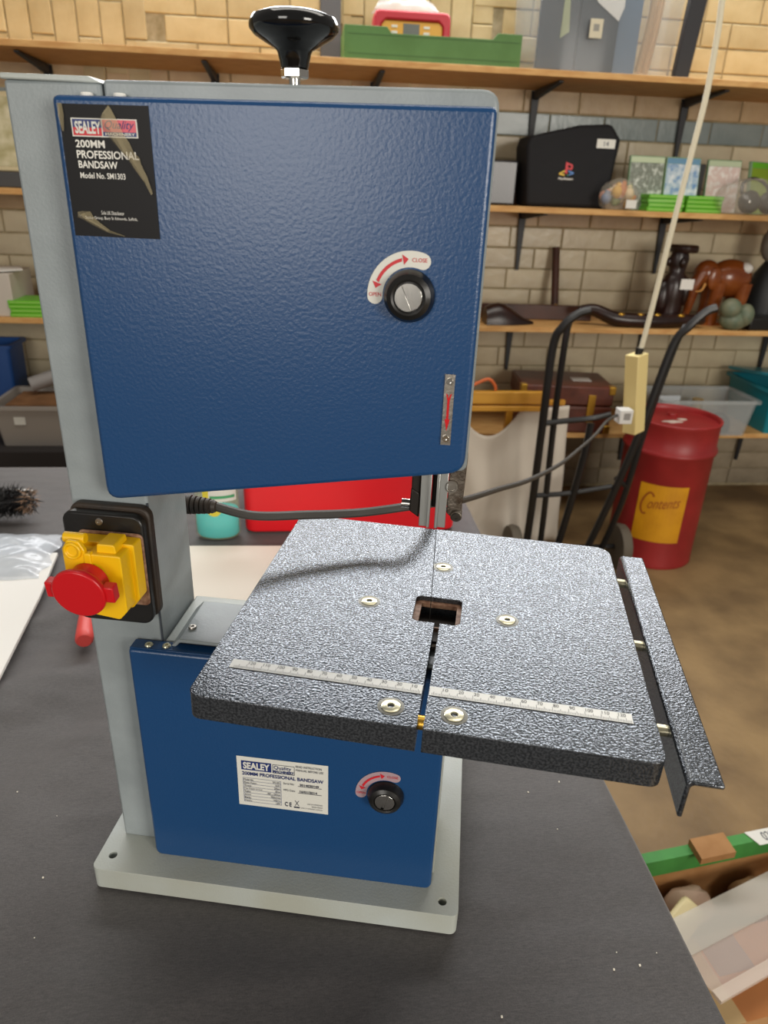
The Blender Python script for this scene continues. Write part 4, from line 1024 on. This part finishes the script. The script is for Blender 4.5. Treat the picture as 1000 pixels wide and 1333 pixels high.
bm = NB(); prism(bm, [(-.055, .27), (-.02, .21), (.06, .16), (.075, .2), (.07, .32), (-.06, .32)], .003, lambda a, b, t: (.945+a, 2.482+t, Z1+b)); tag(build('white_sheet', bm, PAPER), 'white curled sheet of paper inside the large clear tub', 'paper')
bm = NB(); box(bm, .893, .937, 2.438, 2.4395, Z1+.10, Z1+.155); box(bm, .905, .925, 2.4375, 2.4385, Z1+.12, Z1+.14, 1); tag(build('hang_tag', bm, [mat('cream_tag', 'c9c1a8', .6), mat('grey_tag2', '8c8a82', .6)]), 'cream square tag stuck on the large clear tub', 'tag')
for k in range(3):
    bm = NB(); tube(bm, smoothpath([(1.115+.025*k, 2.52+.025*k, Z1+.02), (1.125+.025*k, 2.52+.025*k, Z1+.1), (1.135+.025*k, 2.52+.025*k, Z1+.2), (1.14+.025*k, 2.52+.025*k, Z1+.34)], 5), .010, 10); tag(build('beige_hose', bm, mat('beige_hose', 'b79b78', .5)), ('beige hose next to the blue-grey sheet in the clear tub', 'beige hose between two others in the clear tub', 'beige hose next to the charcoal board, inside the clear tub')[k], 'hose', 'hoses in the clear tub')
bm = NB(); prism(bm, [(1.245, 0), (1.30, 0), (1.335, .45), (1.27, .45)], .03, lambda a, b, t: (a, 2.5+t, Z1+b)); tag(build('black_post', bm, mat('charcoal_board', '26262a', .6), bevel=.003), 'charcoal painted board standing beside the large clear tub', 'board')

# ---- left lower: bench, tub, crate, cases, carton
bm = NB(); box(bm, -2.2, -.62, 2.25, 2.78, 0, .385); tag(build('low_bench', bm, mat('dark_bench_cloth', '2b2625', .85), bevel=.006), 'low bench under dark cloth below the grey tub', 'bench')
gt = openbox('grey_tub', 'cloudy grey plastic tub with white price label on the low bench', 'storage tub', (-1.03, 2.43, .386), .36, .28, .155, mat('cloudy_grey_plastic', '9c958d', .4), lip=.01)
bm = NB(); quad(bm, -.105, -.065, .085, .115, lambda a, b: (a, -.1375, b)); build('price_label', bm, WPRINT, gt, smooth=False)
bm = NB(); box(bm, -.14, .14, -.10, .09, .01, .150); 
tag(build('cardboard_insert', bm, mat('brown_card', '8a623f', .7, col2='74502f', cscale=14), None, (-1.03, 2.43, .386)), 'brown cardboard pieces filling the cloudy grey tub', 'cardboard')
bm = NB(); tube(bm, [(-1.12, 2.47, .575), (-.86, 2.56, .66)], .028, 14); tag(build('grey_tube', bm, mat('grey_card_tube', '8f8b88', .5)), 'grey rolled tube lying across the cloudy grey tub', 'tube')
openbox('blue_crate', 'blue plastic crate beside the cloudy grey tub', 'crate', (-1.39, 2.68, .386), .32, .16, .31, mat('blue_crate_plastic', '1c4f94', .45), taper=.95)
def lstack(x, y, z0, n):
    for k in range(n):
        t = thing('game_case', 'green game case, %s of the stack behind the saw column' % POS[k], 'game case', (x+rf.uniform(-.004, .004), y, z0+k*.0148), rf.uniform(-.03, .03), 'stacked game cases by the column')
        bm = NB(); box(bm, -.09, .09, -.005, .13, 0, .0142); build('case', bm, CG, t, bevel=.0015)
        bm = NB(); box(bm, -.085, .085, -.0056, -.005, .0055, .0095); build('spine', bm, MATS['spine_green_dark'], t)
lstack(-1.045, 2.44, Z3, 4)
bm = NB(); box(bm, -.05, .09, 0, .13, 0, .015); tag(build('green_case', bm, CG, None, (-.99, 2.60, Z3+.09), bevel=.002), 'green case on the clear box behind the green stack', 'game case')
bm = NB(); box(bm, -.08, .12, 0, .14, 0, .09); tag(build('clear_case', bm, mat('pale_grey_box', 'c9c4b8', .5), None, (-.99, 2.60, Z3), bevel=.003), 'pale grey box behind the green stack', 'box')
ct = thing('white_carton', 'off-white carton with paper on top beside the green case stack', 'carton', (-1.24, 2.50, Z3))
bm = NB(); box(bm, -.12, .12, -.06, .16, 0, .15); build('body', bm, mat('grey_white_card', 'bdb4a8', .7), ct, bevel=.003)
bm = NB(); prism(bm, [(-.12, -.08), (.06, -.08), (.15, .0), (.1, .12), (-.12, .12)], .003, lambda a, b, t: (a, b, .153+t+.02*max(0, a))); build('paper', bm, PAPER, ct)
bm = NB(); box(bm, -.08, .03, -.05, .0, .1575, .1585); build('red_print', bm, mat('pale_red', 'c98878', .6), ct)

# ---- cardboard box on the floor, right
ZB = .25
CARD = mat('cardboard', 'a87c4c', .75, col2='96693a', cscale=20)
cbx = thing('cardboard_box', 'open cardboard box with green rim on the floor beside the table', 'cardboard box', (.70, .40, 0), RAD(8))
bm = NB()
w2, d2, d3 = .30, .122, .155
box(bm, -w2, w2, d2-.006, d2, 0, ZB); box(bm, -w2, w2, -d3, -d3+.02, 0, ZB-.03); box(bm, -w2, -w2+.006, -d3, d2, 0, ZB); box(bm, w2-.006, w2, -d3, d2, 0, ZB); box(bm, -w2, w2, -d3, d2, 0, .008); build('box_walls', bm, CARD, cbx)
GR = mat('green_print_card', '3f8a3c', .6, col2='377a34', cscale=20)
bm = NB(); box(bm, -w2, w2, d2-.0075, d2-.006, ZB-.035, ZB); box(bm, -w2, w2, d2-.008, d2+.012, ZB, ZB+.004); build('green_rim', bm, GR, cbx)
bm = NB(); prism(bm, [(-.075, d2-.03), (-.005, d2-.03), (.0, d2+.012), (-.07, d2+.012)], .014, lambda a, b, t: (a, b, ZB+.004+t)); build('folded_tab', bm, CARD, cbx)
bm = NB(); prism(bm, [(.058, d2-.018), (.16, d2-.018), (.15, d2+.012), (.048, d2+.012)], .001, lambda a, b, t: (a, b, ZB+.005+t)); lb = build('paper_label', bm, WPRINT, cbx)
bm = NB(); textmesh(bm, '028', .075, .10, d2-.012, d2+.006, lambda a, b: (a, b, ZB+.0066)); build('lettering', bm, DPRINT, lb, smooth=False)
def pebble(name, label, cat, c, r, m, seed, rot=(0, 0, 0)):
    bm = NB(); ellipsoid(bm, (0, 0, 0), r, 16, 10, noise=.1, rng=random.Random(seed)); return tag(build(name, bm, m, None, c, rot, ang=60), label, cat)
pebble('plaster_lump', 'pinkish plaster lump in the cardboard box by its green rim', 'stone', (.605, .468, .165), (.045, .03, .04), mat('pink_plaster', 'b59a86', .8), 1)
bm = NB(); box(bm, -.045, .045, -.022, .022, 0, .03); tag(build('cream_block', bm, mat('cream_soap', 'd9c999', .6), None, (.562, .425, .172), (RAD(10), RAD(-10), RAD(35)), bevel=.008), 'cream rounded block in the cardboard box next to the plaster lump', 'block')
pebble('brown_stone', 'brown smooth stone in the dark corner of the cardboard box', 'stone', (.735, .478, .165), (.05, .028, .035), mat('brown_stone', '8a6a4a', .6), 2)
oc = thing('orange_carton', 'orange carton with cream tape inside the cardboard box', 'carton', (.72, .39, .009), RAD(8))
bm = NB(); box(bm, -.21, .28, -.105, .05, 0, .14); build('carton_body', bm, mat('orange_card', 'cf8a4c', .65, col2='c47f42', cscale=8), oc, bevel=.003)
bm = NB(); box(bm, -.165, -.125, -.104, .049, .14, .141); build('tape', bm, mat('cream_tape', 'd9bd85', .5), oc)
bm = NB(); box(bm, -.12, -.05, -.02, .049, .14, .1408); build('grey_print', bm, mat('grey_print_patch', '8a7570', .6), oc)
cl = thing('plastic_cover', 'frosted clear plastic cover lying slanted in the cardboard box', 'cover', (.532, .325, .212), RAD(19))
bm = NB(); box(bm, 0, .36, .022, .082, 0, .003); build('frosted_panel', bm, CLOUDY, cl)
bm = NB(); box(bm, 0, .36, -.032, .022, 0, .002); build('clear_panel', bm, clearmat('rim_plastic', 'e3d3c8', .3, .2), cl)
bm = NB(); box(bm, 0, .36, -.05, -.032, -.003, .004); build('cover_rim', bm, clearmat('rim_plastic2', 'e9dccf', .5, .2), cl)
crumple('packing_paper', 'crumpled brown packing paper filling the back of the cardboard box', 'paper', (.70, .474, .009), .25, .024, .115, mat('brown_packing_paper', '7d5a3a', .8), 12, group=None, power=.4)
